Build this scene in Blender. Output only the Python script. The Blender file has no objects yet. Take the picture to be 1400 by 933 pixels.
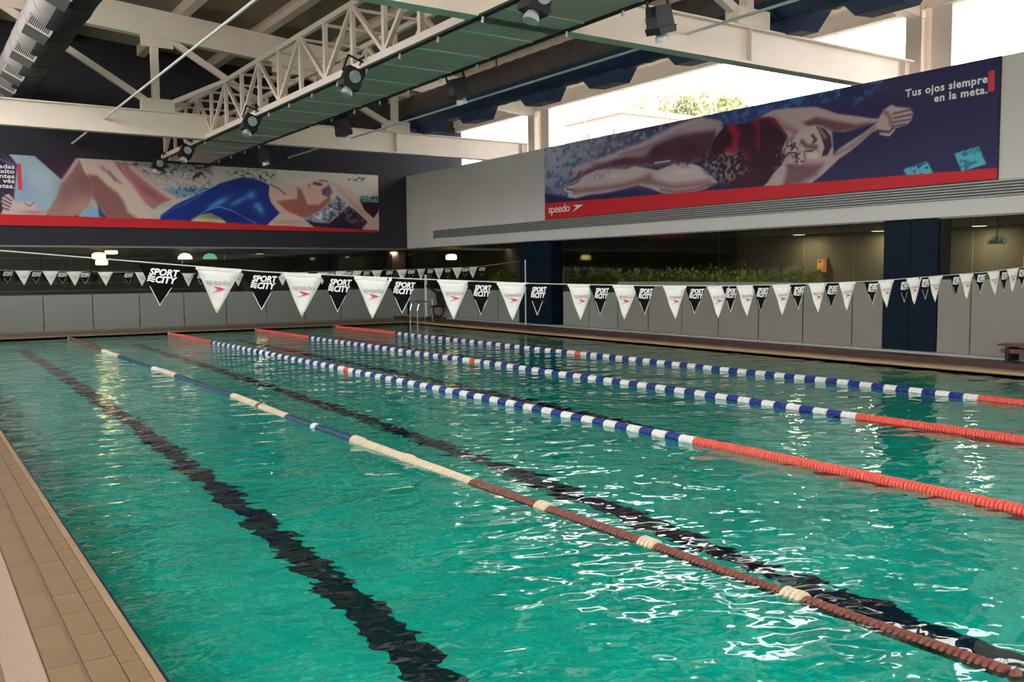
import bpy, bmesh, math, random
import numpy as np
from mathutils import Vector, Matrix
random.seed(7)
RNG = np.random.default_rng(7)
sc = bpy.context.scene
col = sc.collection

# ------------------------------------------------------------------ camera
YAW, PITCH, ROLL, FPX = 0.590630, -0.0748240, -0.00880925, 1242.45
EYE = np.array([0.0, 0.0, 1.64])
_cy, _sy = math.cos(YAW), math.sin(YAW)
_f = np.array([_sy * math.cos(PITCH), _cy * math.cos(PITCH), math.sin(PITCH)])
_r = np.array([_cy, -_sy, 0.0])
_u = np.cross(_r, _f)
R_ = math.cos(ROLL) * _r + math.sin(ROLL) * _u
U_ = -math.sin(ROLL) * _r + math.cos(ROLL) * _u
cam_data = bpy.data.cameras.new('camera')
cam_data.sensor_width = 36.0
cam_data.lens = FPX / 1400 * 36.0
cam_data.clip_end = 400
cam = bpy.data.objects.new('camera', cam_data)
col.objects.link(cam)
m = Matrix.Identity(4)
for i in range(3):
    m[i][0], m[i][1], m[i][2], m[i][3] = R_[i], U_[i], -_f[i], EYE[i]
cam.matrix_world = m
sc.camera = cam

# ------------------------------------------------------------------ world, light, exposure
world = bpy.data.worlds.new('overcast_sky')
sc.world = world
world.use_nodes = True
wn = world.node_tree.nodes
bg = wn['Background']
SKY = 5.5
bg.inputs[1].default_value = SKY
tc = wn.new('ShaderNodeTexCoord'); sep = wn.new('ShaderNodeSeparateXYZ'); cr = wn.new('ShaderNodeValToRGB')
world.node_tree.links.new(tc.outputs['Generated'], sep.inputs[0])
world.node_tree.links.new(sep.outputs['Z'], cr.inputs[0])
cr.color_ramp.elements[0].position = 0.0; cr.color_ramp.elements[0].color = (0.90, 0.86, 0.80, 1)
cr.color_ramp.elements[1].position = 0.6; cr.color_ramp.elements[1].color = (0.92, 0.96, 1.0, 1)
world.node_tree.links.new(cr.outputs[0], bg.inputs[0])

sc.view_settings.view_transform = 'Standard'
sc.view_settings.look = 'None'
sc.view_settings.gamma = 1.0
sc.view_settings.use_curve_mapping = False
sc.view_settings.exposure = 0.5
cy = sc.cycles
cy.use_denoising = True
cy.max_bounces = 12
cy.diffuse_bounces = 5
cy.glossy_bounces = 5
cy.transmission_bounces = 8
cy.transparent_max_bounces = 16
cy.caustics_reflective = True
cy.caustics_refractive = True
cy.sample_clamp_indirect = 6.0
cy.blur_glossy = 0.5


def area_light(name, loc, size_x, size_y, power, color=(1, 1, 1), rot=(0, 0, 0), label=None):
    ld = bpy.data.lights.new(name, 'AREA')
    ld.shape = 'RECTANGLE'; ld.size = size_x; ld.size_y = size_y; ld.energy = power; ld.color = color
    o = bpy.data.objects.new(name, ld); col.objects.link(o)
    o.location = loc; o.rotation_euler = rot
    return o


# ------------------------------------------------------------------ helpers
def lin(c):
    if max(c) > 1.0:
        c = [x / 255 for x in c]
    return [x / 12.92 if x <= .04045 else ((x + .055) / 1.055) ** 2.4 for x in c[:3]]


def mat(name, rgb, rough=.6, metal=0.0, var=0.0, scale=3.0, bump=0.0, bscale=40.0, spec=.5, emit=None, estr=0.0, stretch=None):
    """procedural principled material; rgb is display 0..255; var = noise darkening"""
    M = bpy.data.materials.new(name); M.use_nodes = True
    nt = M.node_tree; N = nt.nodes; L = nt.links
    b = N['Principled BSDF']
    c = (*lin(rgb), 1)
    b.inputs['Base Color'].default_value = c
    b.inputs['Roughness'].default_value = rough
    b.inputs['Metallic'].default_value = metal
    b.inputs['Specular IOR Level'].default_value = spec
    tcn = N.new('ShaderNodeTexCoord')
    mp = N.new('ShaderNodeMapping'); L.new(tcn.outputs['Object'], mp.inputs[0])
    if stretch: mp.inputs['Scale'].default_value = stretch
    if var > 0:
        n = N.new('ShaderNodeTexNoise'); n.inputs['Scale'].default_value = scale; n.inputs['Detail'].default_value = 6
        L.new(mp.outputs[0], n.inputs['Vector'])
        mr = N.new('ShaderNodeMapRange'); mr.inputs['From Min'].default_value = .3; mr.inputs['From Max'].default_value = .7
        mr.inputs['To Min'].default_value = 1 - var; mr.inputs['To Max'].default_value = 1 + var * .4
        L.new(n.outputs['Fac'], mr.inputs['Value'])
        mx = N.new('ShaderNodeVectorMath'); mx.operation = 'SCALE'
        mx.inputs[0].default_value = c[:3]
        L.new(mr.outputs[0], mx.inputs['Scale']); L.new(mx.outputs[0], b.inputs['Base Color'])
    if bump > 0:
        n2 = N.new('ShaderNodeTexNoise'); n2.inputs['Scale'].default_value = bscale; n2.inputs['Detail'].default_value = 4
        L.new(mp.outputs[0], n2.inputs['Vector'])
        bp = N.new('ShaderNodeBump'); bp.inputs['Strength'].default_value = bump; bp.inputs['Distance'].default_value = .02
        L.new(n2.outputs['Fac'], bp.inputs['Height']); L.new(bp.outputs[0], b.inputs['Normal'])
    if emit:
        b.inputs['Emission Color'].default_value = (*lin(emit), 1)
        b.inputs['Emission Strength'].default_value = estr
    return M


class MB:
    """mesh builder: boxes, bars, tubes, prisms with a material slot index"""
    def __init__(s):
        s.v = []; s.f = []; s.m = []

    def quadface(s, pts, mi=0):
        b = len(s.v); s.v += [tuple(p) for p in pts]; s.f.append(tuple(range(b, b + len(pts)))); s.m.append(mi); return s

    def box(s, x0, x1, y0, y1, z0, z1, mi=0):
        b = len(s.v)
        s.v += [(x, y, z) for z in (z0, z1) for (x, y) in ((x0, y0), (x1, y0), (x1, y1), (x0, y1))]
        for q in ((3, 2, 1, 0), (4, 5, 6, 7), (0, 1, 5, 4), (1, 2, 6, 5), (2, 3, 7, 6), (3, 0, 4, 7)):
            s.f.append(tuple(b + i for i in q)); s.m.append(mi)
        return s

    def tube(s, p, q, r, n=10, r2=None, mi=0, caps=True, phase=0.0):
        p = Vector(p); q = Vector(q); r2 = r if r2 is None else r2
        d = (q - p).normalized()
        a = d.cross(Vector((0, 0, 1)))
        if a.length < 1e-3: a = d.cross(Vector((1, 0, 0)))
        a.normalize(); b_ = d.cross(a).normalized()
        b = len(s.v)
        for c, rr in ((p, r), (q, r2)):
            for i in range(n):
                t = 2 * math.pi * i / n + phase
                s.v.append(tuple(c + (a * math.cos(t) + b_ * math.sin(t)) * rr))
        for i in range(n):
            j = (i + 1) % n
            s.f.append((b + i, b + j, b + n + j, b + n + i)); s.m.append(mi)
        if caps:
            s.f.append(tuple(b + i for i in range(n))[::-1]); s.m.append(mi)
            s.f.append(tuple(b + n + i for i in range(n))); s.m.append(mi)
        return s

    def bar(s, p, q, w, h=None, mi=0):
        """square-section bar from p to q, w across (horizontal), h the other way"""
        p = Vector(p); q = Vector(q); h = w if h is None else h
        d = (q - p).normalized()
        a = d.cross(Vector((0, 0, 1)))
        if a.length < 1e-3: a = Vector((1, 0, 0))
        a.normalize(); c = d.cross(a).normalized()
        b = len(s.v)
        for e in (p, q):
            for (i, j) in ((-1, -1), (1, -1), (1, 1), (-1, 1)):
                s.v.append(tuple(e + a * (w / 2 * i) + c * (h / 2 * j)))
        for qd in ((3, 2, 1, 0), (4, 5, 6, 7), (0, 1, 5, 4), (1, 2, 6, 5), (2, 3, 7, 6), (3, 0, 4, 7)):
            s.f.append(tuple(b + i for i in qd)); s.m.append(mi)
        return s

    def path(s, pts, r, n=8, mi=0):
        for a, b in zip(pts[:-1], pts[1:]): s.tube(a, b, r, n, mi=mi)
        return s

    def lathe(s, prof, n=14, axis='y', o=(0, 0, 0), mi=0):
        """prof: (radius, position along the axis)"""
        b = len(s.v)
        for (r, t) in prof:
            for i in range(n):
                a = 2 * math.pi * i / n; c, d = r * math.cos(a), r * math.sin(a)
                s.v.append({'y': (o[0] + c, o[1] + t, o[2] + d), 'z': (o[0] + c, o[1] + d, o[2] + t), 'x': (o[0] + t, o[1] + c, o[2] + d)}[axis])
        for k in range(len(prof) - 1):
            for i in range(n):
                j = (i + 1) % n
                s.f.append((b + k * n + i, b + (k + 1) * n + i, b + (k + 1) * n + j, b + k * n + j)); s.m.append(mi)
        s.f.append(tuple(b + i for i in range(n))); s.m.append(mi)
        s.f.append(tuple(b + (len(prof) - 1) * n + i for i in range(n))[::-1]); s.m.append(mi)
        return s

    def prism(s, poly, fn, mi=0):
        """poly of 2d points extruded; fn(pt, side) -> 3d"""
        b = len(s.v); n = len(poly)
        s.v += [fn(p, 0) for p in poly] + [fn(p, 1) for p in poly]
        s.f.append(tuple(b + i for i in range(n))); s.m.append(mi)
        s.f.append(tuple(b + n + i for i in range(n))[::-1]); s.m.append(mi)
        for i in range(n):
            j = (i + 1) % n
            s.f.append((b + i, b + n + i, b + n + j, b + j)); s.m.append(mi)
        return s

    def mesh(s, name, mats, smooth=False):
        me = bpy.data.meshes.new(name)
        me.from_pydata([tuple(float(c) for c in p) for p in s.v], [], s.f)
        for mm in (mats if isinstance(mats, (list, tuple)) else [mats]): me.materials.append(mm)
        me.polygons.foreach_set('material_index', s.m)
        if smooth: me.polygons.foreach_set('use_smooth', [True] * len(s.f))
        bm = bmesh.new(); bm.from_mesh(me); bmesh.ops.recalc_face_normals(bm, faces=bm.faces); bm.to_mesh(me); bm.free()
        me.update()
        return me

    def build(s, name, mats, parent=None, smooth=False, loc=None):
        o = bpy.data.objects.new(name, s.mesh(name, mats, smooth)); col.objects.link(o)
        if parent is not None: o.parent = parent
        if loc is not None: o.location = loc
        return o


def tag(o, label=None, cat=None, group=None, kind=None):
    if label: o['label'] = label
    if cat: o['category'] = cat
    if group: o['group'] = group
    if kind: o['kind'] = kind
    return o


def empty(name, loc=(0, 0, 0), rz=0.0):
    o = bpy.data.objects.new(name, None); o.empty_display_size = .1
    col.objects.link(o); o.location = loc; o.rotation_euler = (0, 0, rz)
    return o


def thing(name, label, cat, group=None, loc=(0, 0, 0), rz=0.0):
    return tag(empty(name, loc, rz), label, cat, group)


def copy_tree(o, parent=None):
    c = o.copy(); col.objects.link(c); c.parent = parent
    for ch in list(o.children): copy_tree(ch, c)
    return c


def inst(name, me, parent, loc=(0, 0, 0), rot=(0, 0, 0)):
    o = bpy.data.objects.new(name, me); col.objects.link(o); o.parent = parent; o.location = loc; o.rotation_euler = rot
    return o


ORD = ['first', 'second', 'third', 'fourth', 'fifth', 'sixth', 'seventh', 'eighth', 'ninth', 'tenth', 'eleventh', 'twelfth', 'thirteenth',
       'fourteenth', 'fifteenth', 'sixteenth', 'seventeenth', 'eighteenth', 'nineteenth', 'twentieth', 'twenty-first', 'twenty-second',
       'twenty-third', 'twenty-fourth', 'twenty-fifth', 'twenty-sixth', 'twenty-seventh', 'twenty-eighth', 'twenty-ninth', 'thirtieth']


def ray(px, py):
    return (px - 700) / FPX * R_ - (py - 466.5) / FPX * U_ + _f


def on_x(px, py, X):      # where the sight line of a photograph point meets the wall plane x = X
    d = ray(px, py); return EYE + d * (X / d[0])


def on_y(px, py, Y):
    d = ray(px, py); return EYE + d * (Y / d[1])


# ------------------------------------------------------------------ materials
M = {}
M['white_wall'] = mat('white_wall_paint', (206, 200, 196), .75, var=.05, scale=.8)
M['navy_wall'] = mat('navy_wall_paint', (42, 41, 51), .8, var=.08, scale=.6)
M['steel_white'] = mat('white_painted_steel', (236, 222, 208), .5, var=.06, scale=1.5)
M['roof_deck'] = mat('roof_deck', (150, 135, 118), .85, var=.15, scale=1.2)
M['purlin'] = mat('purlin_paint', (214, 196, 176), .6, var=.06, scale=2)
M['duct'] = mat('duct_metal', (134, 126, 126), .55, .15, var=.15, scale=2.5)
M['duct_dark'] = mat('duct_dark_metal', (84, 72, 70), .6, .1, var=.25, scale=2.0)
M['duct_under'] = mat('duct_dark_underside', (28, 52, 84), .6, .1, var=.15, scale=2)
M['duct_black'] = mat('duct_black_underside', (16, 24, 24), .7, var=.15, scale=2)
M['duct_box'] = mat('duct_outlet_paint', (76, 82, 82), .6, .1, var=.1, scale=6)
M['grille_frame'] = mat('grille_frame', (205, 198, 192), .5)
M['grille_dark'] = mat('grille_recess', (40, 36, 36), .8)
M['mesh_panel'] = mat('catwalk_panel', (248, 200, 190), .6, .1, var=.12, scale=1.5, bump=.3, bscale=300)
M['crossbar'] = mat('catwalk_crossbar', (222, 216, 208), .55)
M['black_metal'] = mat('black_metal', (26, 28, 30), .5, .2, var=.1)
M['silver'] = mat('brushed_reflector', (190, 192, 196), .5, .5, var=.15, scale=20)
M['cable'] = mat('light_grey_cable', (205, 205, 200), .4)
M['vent'] = mat('vent_louvre', (168, 168, 168), .45, .2)
M['vent_dark'] = mat('vent_recess', (48, 48, 50), .8)
M['film'] = mat('frosted_film', (134, 138, 131), .35, var=.08, scale=.9)
M['film_warm'] = mat('greige_film', (132, 125, 115), .4, var=.08, scale=.7)
M['column_blue'] = mat('dark_blue_cladding', (5, 24, 40), .5, spec=.12, var=.15, scale=1.5)
M['frame_grey'] = mat('grey_aluminium', (120, 118, 114), .4, .4)
M['frame_white'] = mat('white_window_frame', (228, 220, 212), .45)
M['deck'] = mat('deck_tile_beige', (150, 120, 88), .45, var=.22, scale=2.5, bump=.2, bscale=30)
M['coping'] = mat('coping_stone', (172, 142, 106), .4, var=.15, scale=5, bump=.2)
M['grout'] = mat('deck_grout', (98, 78, 58), .8, var=.2, scale=8)
M['grating'] = mat('ribbed_deck_grating', (192, 164, 144), .5, var=.08, scale=6)
M['deck_brown'] = mat('deck_brown', (122, 92, 70), .5, var=.25, scale=1.5)
M['riser'] = mat('dark_riser', (70, 44, 38), .5, var=.2, scale=2)
M['blue_tile'] = mat('dark_blue_edge_tile', (18, 38, 72), .25, var=.25, scale=12)
M['lane_line'] = mat('black_lane_tile', (5, 12, 38), .5, var=.2, scale=20)
M['white_fl'] = mat('white_float', (226, 224, 216), .45)
M['blue_fl'] = mat('blue_float', (26, 44, 128), .4)
M['red_fl'] = mat('salmon_red_float', (226, 92, 74), .45, var=.15, scale=30)
M['cream_fl'] = mat('cream_float', (220, 200, 168), .5, var=.12, scale=14)
M['navy_fl'] = mat('faded_navy_float', (20, 66, 98), .5, var=.15, scale=14)
M['brown_fl'] = mat('faded_red_brown_float', (128, 70, 56), .5, var=.25, scale=25)
M['rope'] = mat('lane_cable', (120, 120, 120), .4, .5)
M['flag_white'] = mat('white_pennant_cloth', (226, 222, 214), .7, var=.03, scale=12)
M['flag_black'] = mat('black_pennant_cloth', (17, 14, 16), .9, spec=.1, var=.25, scale=14)
M['print_white'] = mat('white_print', (238, 236, 232), .6)
M['print_grey'] = mat('grey_print', (168, 164, 170), .6)
M['print_red'] = mat('red_print', (214, 60, 70), .6)
M['chrome'] = mat('stainless_steel', (190, 194, 196), .22, .9)
M['white_plastic'] = mat('white_plastic', (210, 212, 208), .4)
M['bench_wood'] = mat('brown_bench_wood', (96, 62, 48), .5, var=.25, scale=4, stretch=(1, .2, 1))
M['interior_dark'] = mat('interior_dark', (46, 40, 36), .8, var=.4, scale=.9)
M['interior_brown'] = mat('interior_brown', (116, 106, 82), .8, var=.35, scale=.5)
M['interior_ceil'] = mat('interior_ceiling', (140, 132, 112), .8, var=.1)
M['interior_floor'] = mat('interior_floor', (74, 64, 56), .4, var=.2)
M['pink_wall'] = mat('pinkish_pillar', (130, 100, 96), .7)
M['leaf'] = mat('tree_leaf', (160, 160, 118), .8, var=.1, scale=.6)
M['hedge_leaf'] = mat('hedge_leaf', (196, 206, 96), .7, var=.5, scale=4)
M['bark'] = mat('tree_bark', (110, 92, 74), .9, var=.3, scale=5)
M['house'] = mat('pale_render', (196, 160, 148), .9, var=.08)
M['ground'] = mat('outside_paving', (150, 146, 138), .9, var=.2, scale=.3)
M['glow_warm'] = mat('warm_lamp', (255, 240, 190), .5, emit=(255, 232, 160), estr=6)
M['glow_white'] = mat('white_lamp', (255, 250, 235), .5, emit=(255, 240, 205), estr=3.2)
M['glow_green'] = mat('green_lamp', (150, 220, 190), .5, emit=(120, 215, 175), estr=.7)
M['glow_dim'] = mat('downlight_lamp', (255, 240, 200), .5, emit=(255, 236, 190), estr=2.2)


def pool_tile_mat(name, rgb):
    Mt = mat(name, rgb, .5); nt = Mt.node_tree; N = nt.nodes; L = nt.links
    b = N['Principled BSDF']; tcn = N.new('ShaderNodeTexCoord')
    br = N.new('ShaderNodeTexBrick'); br.offset = 0; br.inputs['Scale'].default_value = 1
    br.inputs['Brick Width'].default_value = .05; br.inputs['Row Height'].default_value = .05; br.inputs['Mortar Size'].default_value = .004
    c = lin(rgb)
    br.inputs['Color1'].default_value = (*[x * .88 for x in c], 1); br.inputs['Color2'].default_value = (*[min(1, x * 1.12) for x in c], 1)
    br.inputs['Mortar'].default_value = (*[x * .8 for x in c], 1)
    L.new(tcn.outputs['Object'], br.inputs['Vector'])
    n = N.new('ShaderNodeTexNoise'); n.inputs['Scale'].default_value = 1.3; n.inputs['Detail'].default_value = 5
    L.new(tcn.outputs['Object'], n.inputs['Vector'])
    mr = N.new('ShaderNodeMapRange'); mr.inputs['From Min'].default_value = .3; mr.inputs['From Max'].default_value = .7
    mr.inputs['To Min'].default_value = .86; mr.inputs['To Max'].default_value = 1.1
    L.new(n.outputs['Fac'], mr.inputs['Value'])
    vm = N.new('ShaderNodeVectorMath'); vm.operation = 'SCALE'; L.new(br.outputs['Color'], vm.inputs[0]); L.new(mr.outputs[0], vm.inputs['Scale'])
    L.new(vm.outputs[0], b.inputs['Base Color'])
    return Mt


M['pool_tile'] = pool_tile_mat('turquoise_pool_mosaic', (70, 214, 190))


def water_mat():
    Mt = bpy.data.materials.new('pool_water'); Mt.use_nodes = True
    nt = Mt.node_tree; N = nt.nodes; L = nt.links; N.clear()
    out = N.new('ShaderNodeOutputMaterial'); mix = N.new('ShaderNodeMixShader')
    refr = N.new('ShaderNodeBsdfRefraction'); refr.inputs['IOR'].default_value = 1.333; refr.inputs['Roughness'].default_value = 0.0
    refr.inputs['Color'].default_value = (.27, .92, .89, 1)
    gl = N.new('ShaderNodeBsdfGlossy'); gl.inputs['Roughness'].default_value = .02; gl.inputs['Color'].default_value = (1, 1, 1, 1)
    fr = N.new('ShaderNodeFresnel'); fr.inputs['IOR'].default_value = 1.333
    tcn = N.new('ShaderNodeTexCoord')

    def wave(sx, sy, detail, rot, dist):
        mp = N.new('ShaderNodeMapping'); mp.inputs['Scale'].default_value = (sx, sy, 1); mp.inputs['Rotation'].default_value = (0, 0, rot)
        L.new(tcn.outputs['Object'], mp.inputs[0])
        n = N.new('ShaderNodeTexNoise'); n.inputs['Scale'].default_value = 1.0; n.inputs['Detail'].default_value = detail
        n.inputs['Roughness'].default_value = .45; n.inputs['Distortion'].default_value = .35
        L.new(mp.outputs[0], n.inputs['Vector'])
        mu = N.new('ShaderNodeMath'); mu.operation = 'MULTIPLY'; mu.inputs[1].default_value = dist
        L.new(n.outputs['Fac'], mu.inputs[0]); return mu.outputs[0]
    a = wave(1.7, 2.6, .5, .6, .027)
    b = wave(5.5, 7.5, .6, .9, .0102)
    c = wave(15, 19, 0.0, .3, .0010)
    # calmer towards the far left of the pool, livelier near and to the right
    s1 = N.new('ShaderNodeMath'); s1.operation = 'ADD'; L.new(a, s1.inputs[0]); L.new(b, s1.inputs[1])
    s2 = N.new('ShaderNodeMath'); s2.operation = 'ADD'; L.new(s1.outputs[0], s2.inputs[0]); L.new(c, s2.inputs[1])
    bp = N.new('ShaderNodeBump'); bp.inputs['Strength'].default_value = 1.0; bp.inputs['Distance'].default_value = 1.0
    L.new(s2.outputs[0], bp.inputs['Height'])
    for x in (refr, gl, fr): L.new(bp.outputs[0], x.inputs['Normal'])
    L.new(fr.outputs[0], mix.inputs[0]); L.new(refr.outputs[0], mix.inputs[1]); L.new(gl.outputs[0], mix.inputs[2])
    L.new(mix.outputs[0], out.inputs[0])
    return Mt


M['water'] = water_mat()


def glass_mat(name, tint, refl=.1):
    Mt = bpy.data.materials.new(name); Mt.use_nodes = True
    nt = Mt.node_tree; N = nt.nodes; L = nt.links; N.clear()
    out = N.new('ShaderNodeOutputMaterial'); mix = N.new('ShaderNodeMixShader')
    tr = N.new('ShaderNodeBsdfTransparent'); tr.inputs[0].default_value = (*tint, 1)
    gl = N.new('ShaderNodeBsdfGlossy'); gl.inputs['Roughness'].default_value = .03
    lw = N.new('ShaderNodeLayerWeight'); lw.inputs['Blend'].default_value = .5
    pw = N.new('ShaderNodeMath'); pw.operation = 'POWER'; pw.inputs[1].default_value = 4.5; L.new(lw.outputs['Facing'], pw.inputs[0])
    ad = N.new('ShaderNodeMath'); ad.operation = 'MULTIPLY_ADD'; ad.use_clamp = True; ad.inputs[1].default_value = .8; ad.inputs[2].default_value = refl
    L.new(pw.outputs[0], ad.inputs[0]); L.new(ad.outputs[0], mix.inputs[0])
    L.new(tr.outputs[0], mix.inputs[1]); L.new(gl.outputs[0], mix.inputs[2]); L.new(mix.outputs[0], out.inputs[0])
    return Mt


M['glass'] = glass_mat('partition_glass', (.74, .76, .70), .06)
M['clear_glass'] = glass_mat('clerestory_glass', (.95, .96, .96), 0.0)

# ------------------------------------------------------------------ dimensions (metres; water surface z = 0)
PX0, PX1, PY0, PY1 = .76, 13.9, .7, 26.8      # pool
XW, YW = 15.0, 29.0                             # right bulkhead plane, far wall plane
XL, YN = -1.8, -4.0                             # left wall, near wall
XC = 17.1                                       # clerestory plane, set back behind the bulkhead
BX = 15.4
BUL_T, BUL_B = 5.08, 2.54


def roof_z(x): return 8.21 - .08 * (x - 5.5)     # top of the rafters


def struct(name, mb, mats, parent=None, **k):
    o = mb.build(name, mats, parent, **k); o['kind'] = 'structure'
    return o


# ------------------------------------------------------------------ structure: basin, water, deck
basin = struct('pool_basin', MB().box(PX0, PX1, PY0, PY1, -1.5, -1.4), M['pool_tile'])
for a in ((PX0 - .1, PX0, PY0 - .1, PY1 + .1), (PX1, PX1 + .1, PY0 - .1, PY1 + .1), (PX0, PX1, PY0 - .1, PY0), (PX0, PX1, PY1, PY1 + .1)):
    MB().box(a[0], a[1], a[2], a[3], -1.5, -.06).build('basin_wall', M['pool_tile'], basin)
LX = [2.36, 4.95, 7.48, 9.97, 12.55]
for x in LX:
    MB().box(x - .125, x + .125, 1.9, PY1 - 2, -1.4, -1.396).box(x - .5, x + .5, PY1 - 2.25, PY1 - 2, -1.4, -1.395).build('lane_line', M['lane_line'], basin)
edge = MB()
edge.box(PX0 - .1, PX0, PY0 - .1, PY1 + .1, -.06, .075).box(PX0, PX0 + .065, PY0, PY1, -.06, .006).box(PX1, PX1 + .1, PY0 - .1, PY1 + .1, -.06, .055)
edge.box(PX0, PX1, PY0 - .1, PY0, -.06, .075).box(PX0, PX1, PY1, PY1 + .1, -.06, .03)
edge.build('edge_tile_band', M['blue_tile'], basin)
wb = MB(); wb.quadface([(PX0, PY0, 0), (PX1, PY0, 0), (PX1, PY1, 0), (PX0, PY1, 0)])
water = wb.build('pool_water', M['water'])
tag(water, 'rippled turquoise water filling the swimming pool', 'water', kind='stuff')

deck_l = struct('floor', MB().box(XL, .26, YN, YW, -.3, .095).box(.26, PX0 - .03, 13.0, YW, -.3, .095).box(.26, PX0 - .03, YN, PY0 - .5, -.3, .095)
                .box(.26, PX0 - .03, PY0 - .5, 13.0, -.3, .088), [M['deck']])
MB().box(PX0 - .03, PX0 + .005, YN, YW, .0, .1).build('coping', M['coping'], deck_l)
# deck tiles and grating ribs beside the camera
t1 = MB().box(0, .074, 0, .196, 0, .014).mesh('tile', M['deck'])
t2 = MB().box(0, .116, 0, .296, 0, .014).mesh('tile', M['deck'])
t3 = MB().box(0, .112, 0, .496, 0, .014).mesh('tile', M['deck'])
for k in range(52): inst('tile', t1, deck_l, (.652, 2.4 + k * .2, .0875 + random.uniform(-.0008, .0008)))
for k in range(35): inst('tile', t2, deck_l, (.532, 2.4 + k * .3, .0875 + random.uniform(-.0008, .0008)))
for k in range(21): inst('tile', t3, deck_l, (.40, 2.4 + k * .5, .0875 + random.uniform(-.0008, .0008)))
rib = MB().box(0, .135, 0, .019, 0, .012).mesh('grating_rib', M['grating'])
for k in range(240): inst('grating_rib', rib, deck_l, (.258, 2.9 + k * .024, .088))
MB().box(.258, .394, 2.9, 2.9 + 240 * .024, .08, .0895).build('grating_tray', M['grout'], deck_l)

deck_n = struct('floor_near', MB().box(PX0 - .03, PX1 + .03, YN, PY0, -.3, .1), M['deck'])
deck_f = struct('floor_far', MB().box(PX0 - .03, XW, PY1, YW, -.3, .05), M['deck_brown'])
MB().box(PX0, PX1, PY1 - .03, PY1 + .25, .05, .056).build('coping', M['coping'], deck_f)
deck_r = struct('floor_right', MB().box(PX1, 14.42, YN, PY1, -.3, .07), M['deck_brown'])
MB().box(PX1 - .03, PX1 + .24, YN, PY1, .03, .078).build('coping', M['coping'], deck_r)
struct('trim_1', MB().box(14.42, XW + .1, YN, YW, -.3, .155), M['riser'])
struct('trim_2', MB().box(14.82, XW + .08, YN, YW, .155, .19), M['vent'])

# ------------------------------------------------------------------ structure: walls
bul = struct('wall_right', MB().box(XW, BX, YN, YW, BUL_B, BUL_T), M['white_wall'])
struct('wall_right_upper', MB().box(BX, XC, YN, YW, 4.9, 5.0).box(XC, XC + .15, YN, YW, 2.75, 5.22), M['white_wall'])
MB().box(XW - .01, BX, YN, YW, BUL_B - .01, BUL_B).build('soffit_trim', M['frame_grey'], bul)
struct('wall_far', MB().box(XL, XC + .2, YW, YW + .3, BUL_B, 9.2), M['navy_wall'])
struct('wall_left', MB().box(XL - .2, XL, YN, YW, 0, 4.6).box(XL - .2, XL, YN, YW, 8.2, 9.1), M['white_wall'])
struct('wall_near', MB().box(XL, 19.6, YN - .2, YN, 0, 4.4).box(XL, XC, YN - .2, YN, 8.0, 9.1), M['white_wall'])

# roof: deck and purlins
def slopebox(mb, x0, x1, y0, y1, zo0, zo1, mi=0):
    b = len(mb.v)
    mb.v += [(x, y, roof_z(x) + z) for z in (zo0, zo1) for (x, y) in ((x0, y0), (x1, y0), (x1, y1), (x0, y1))]
    for q in ((3, 2, 1, 0), (4, 5, 6, 7), (0, 1, 5, 4), (1, 2, 6, 5), (2, 3, 7, 6), (3, 0, 4, 7)):
        mb.f.append(tuple(b + i for i in q)); mb.m.append(mi)
    return mb


roof = struct('ceiling', slopebox(MB(), XL - .5, XC + 1.2, YN, YW + .3, .28, .36), M['roof_deck'])
px = 3.72
for k in range(-3, 6):
    x = 6.14 + k * 2.05
    struct('ceiling_purlin', slopebox(MB(), x, x + .22, YN, YW, 0, .28), M['purlin'], roof)

# ------------------------------------------------------------------ clerestory: columns, mullions, panes, eave beam
struct('trim_3', MB().box(XC - .08, XC + .12, YN, YW, 6.76, 7.0).box(XC - .14, XC - .02, YN, YW, 6.92, 7.15), M['steel_white'])
cols = [(10.84, 'nearer'), (24.05, 'farther'), (-2.1, 'hidden')]
for (y, nm) in cols[:2]:
    t = thing('steel_column', f'{nm} pale steel column standing in the high window strip at a beam end', 'column', loc=(XC - .1, y, 5.0))
    MB().box(-.05, .3, -.02, .02, 0, 2.1).build('web', M['steel_white'], t)
    MB().box(-.08, -.05, -.17, .17, 0, 2.1).build('flange', M['steel_white'], t)
    MB().box(.3, .33, -.17, .17, 0, 2.1).build('flange', M['steel_white'], t)
    MB().box(-.09, .1, -.3, .3, 1.88, 1.94).box(-.09, .1, .17, .42, 1.76, 2.0).build('head_bracket', M['steel_white'], t)
    j = struct('window_jamb', MB().box(XC + .02, XC + .14, y - .68, y - .26, 5.22, 6.76), M['frame_white'])
win_n = 0
spans = [(-3.6, 10.15, 9), (11.08, 23.4, 7), (24.3, 28.95, 3)]
for (a, b, n) in spans:
    win_n += 1
    w = struct('window_%d' % win_n, MB().box(XC + .04, XC + .1, a, b, 5.20, 5.25), M['frame_white'])
    for k in range(n):
        y0 = a + (b - a) * k / n; y1 = a + (b - a) * (k + 1) / n
        MB().box(XC + .065, XC + .075, y0 + .02, y1 - .02, 5.25, 6.76).build('pane', M['clear_glass'], w)
        if k: MB().box(XC + .05, XC + .09, y0 - .009, y0 + .009, 5.25, 6.76).build('mullion', M['frame_white'], w)
# left clerestory and near glazing (behind the camera, they light the hall)
w = struct('window_4', MB().box(XL - .15, XL - .05, YN, YW - .1, 4.6, 4.66), M['frame_white'])
for k in range(8): MB().box(XL - .12, XL - .08, YN + 4.1 * k, YN + 4.1 * k + .06, 4.66, 8.2).build('mullion', M['frame_white'], w)
w = struct('window_5', MB().box(XL, XC, YN - .15, YN - .05, 4.4, 4.48), M['frame_white'])
for k in range(9): MB().box(XL + 2.1 * k, XL + 2.1 * k + .06, YN - .12, YN - .08, 4.48, 8.0).build('mullion', M['frame_white'], w)

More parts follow.
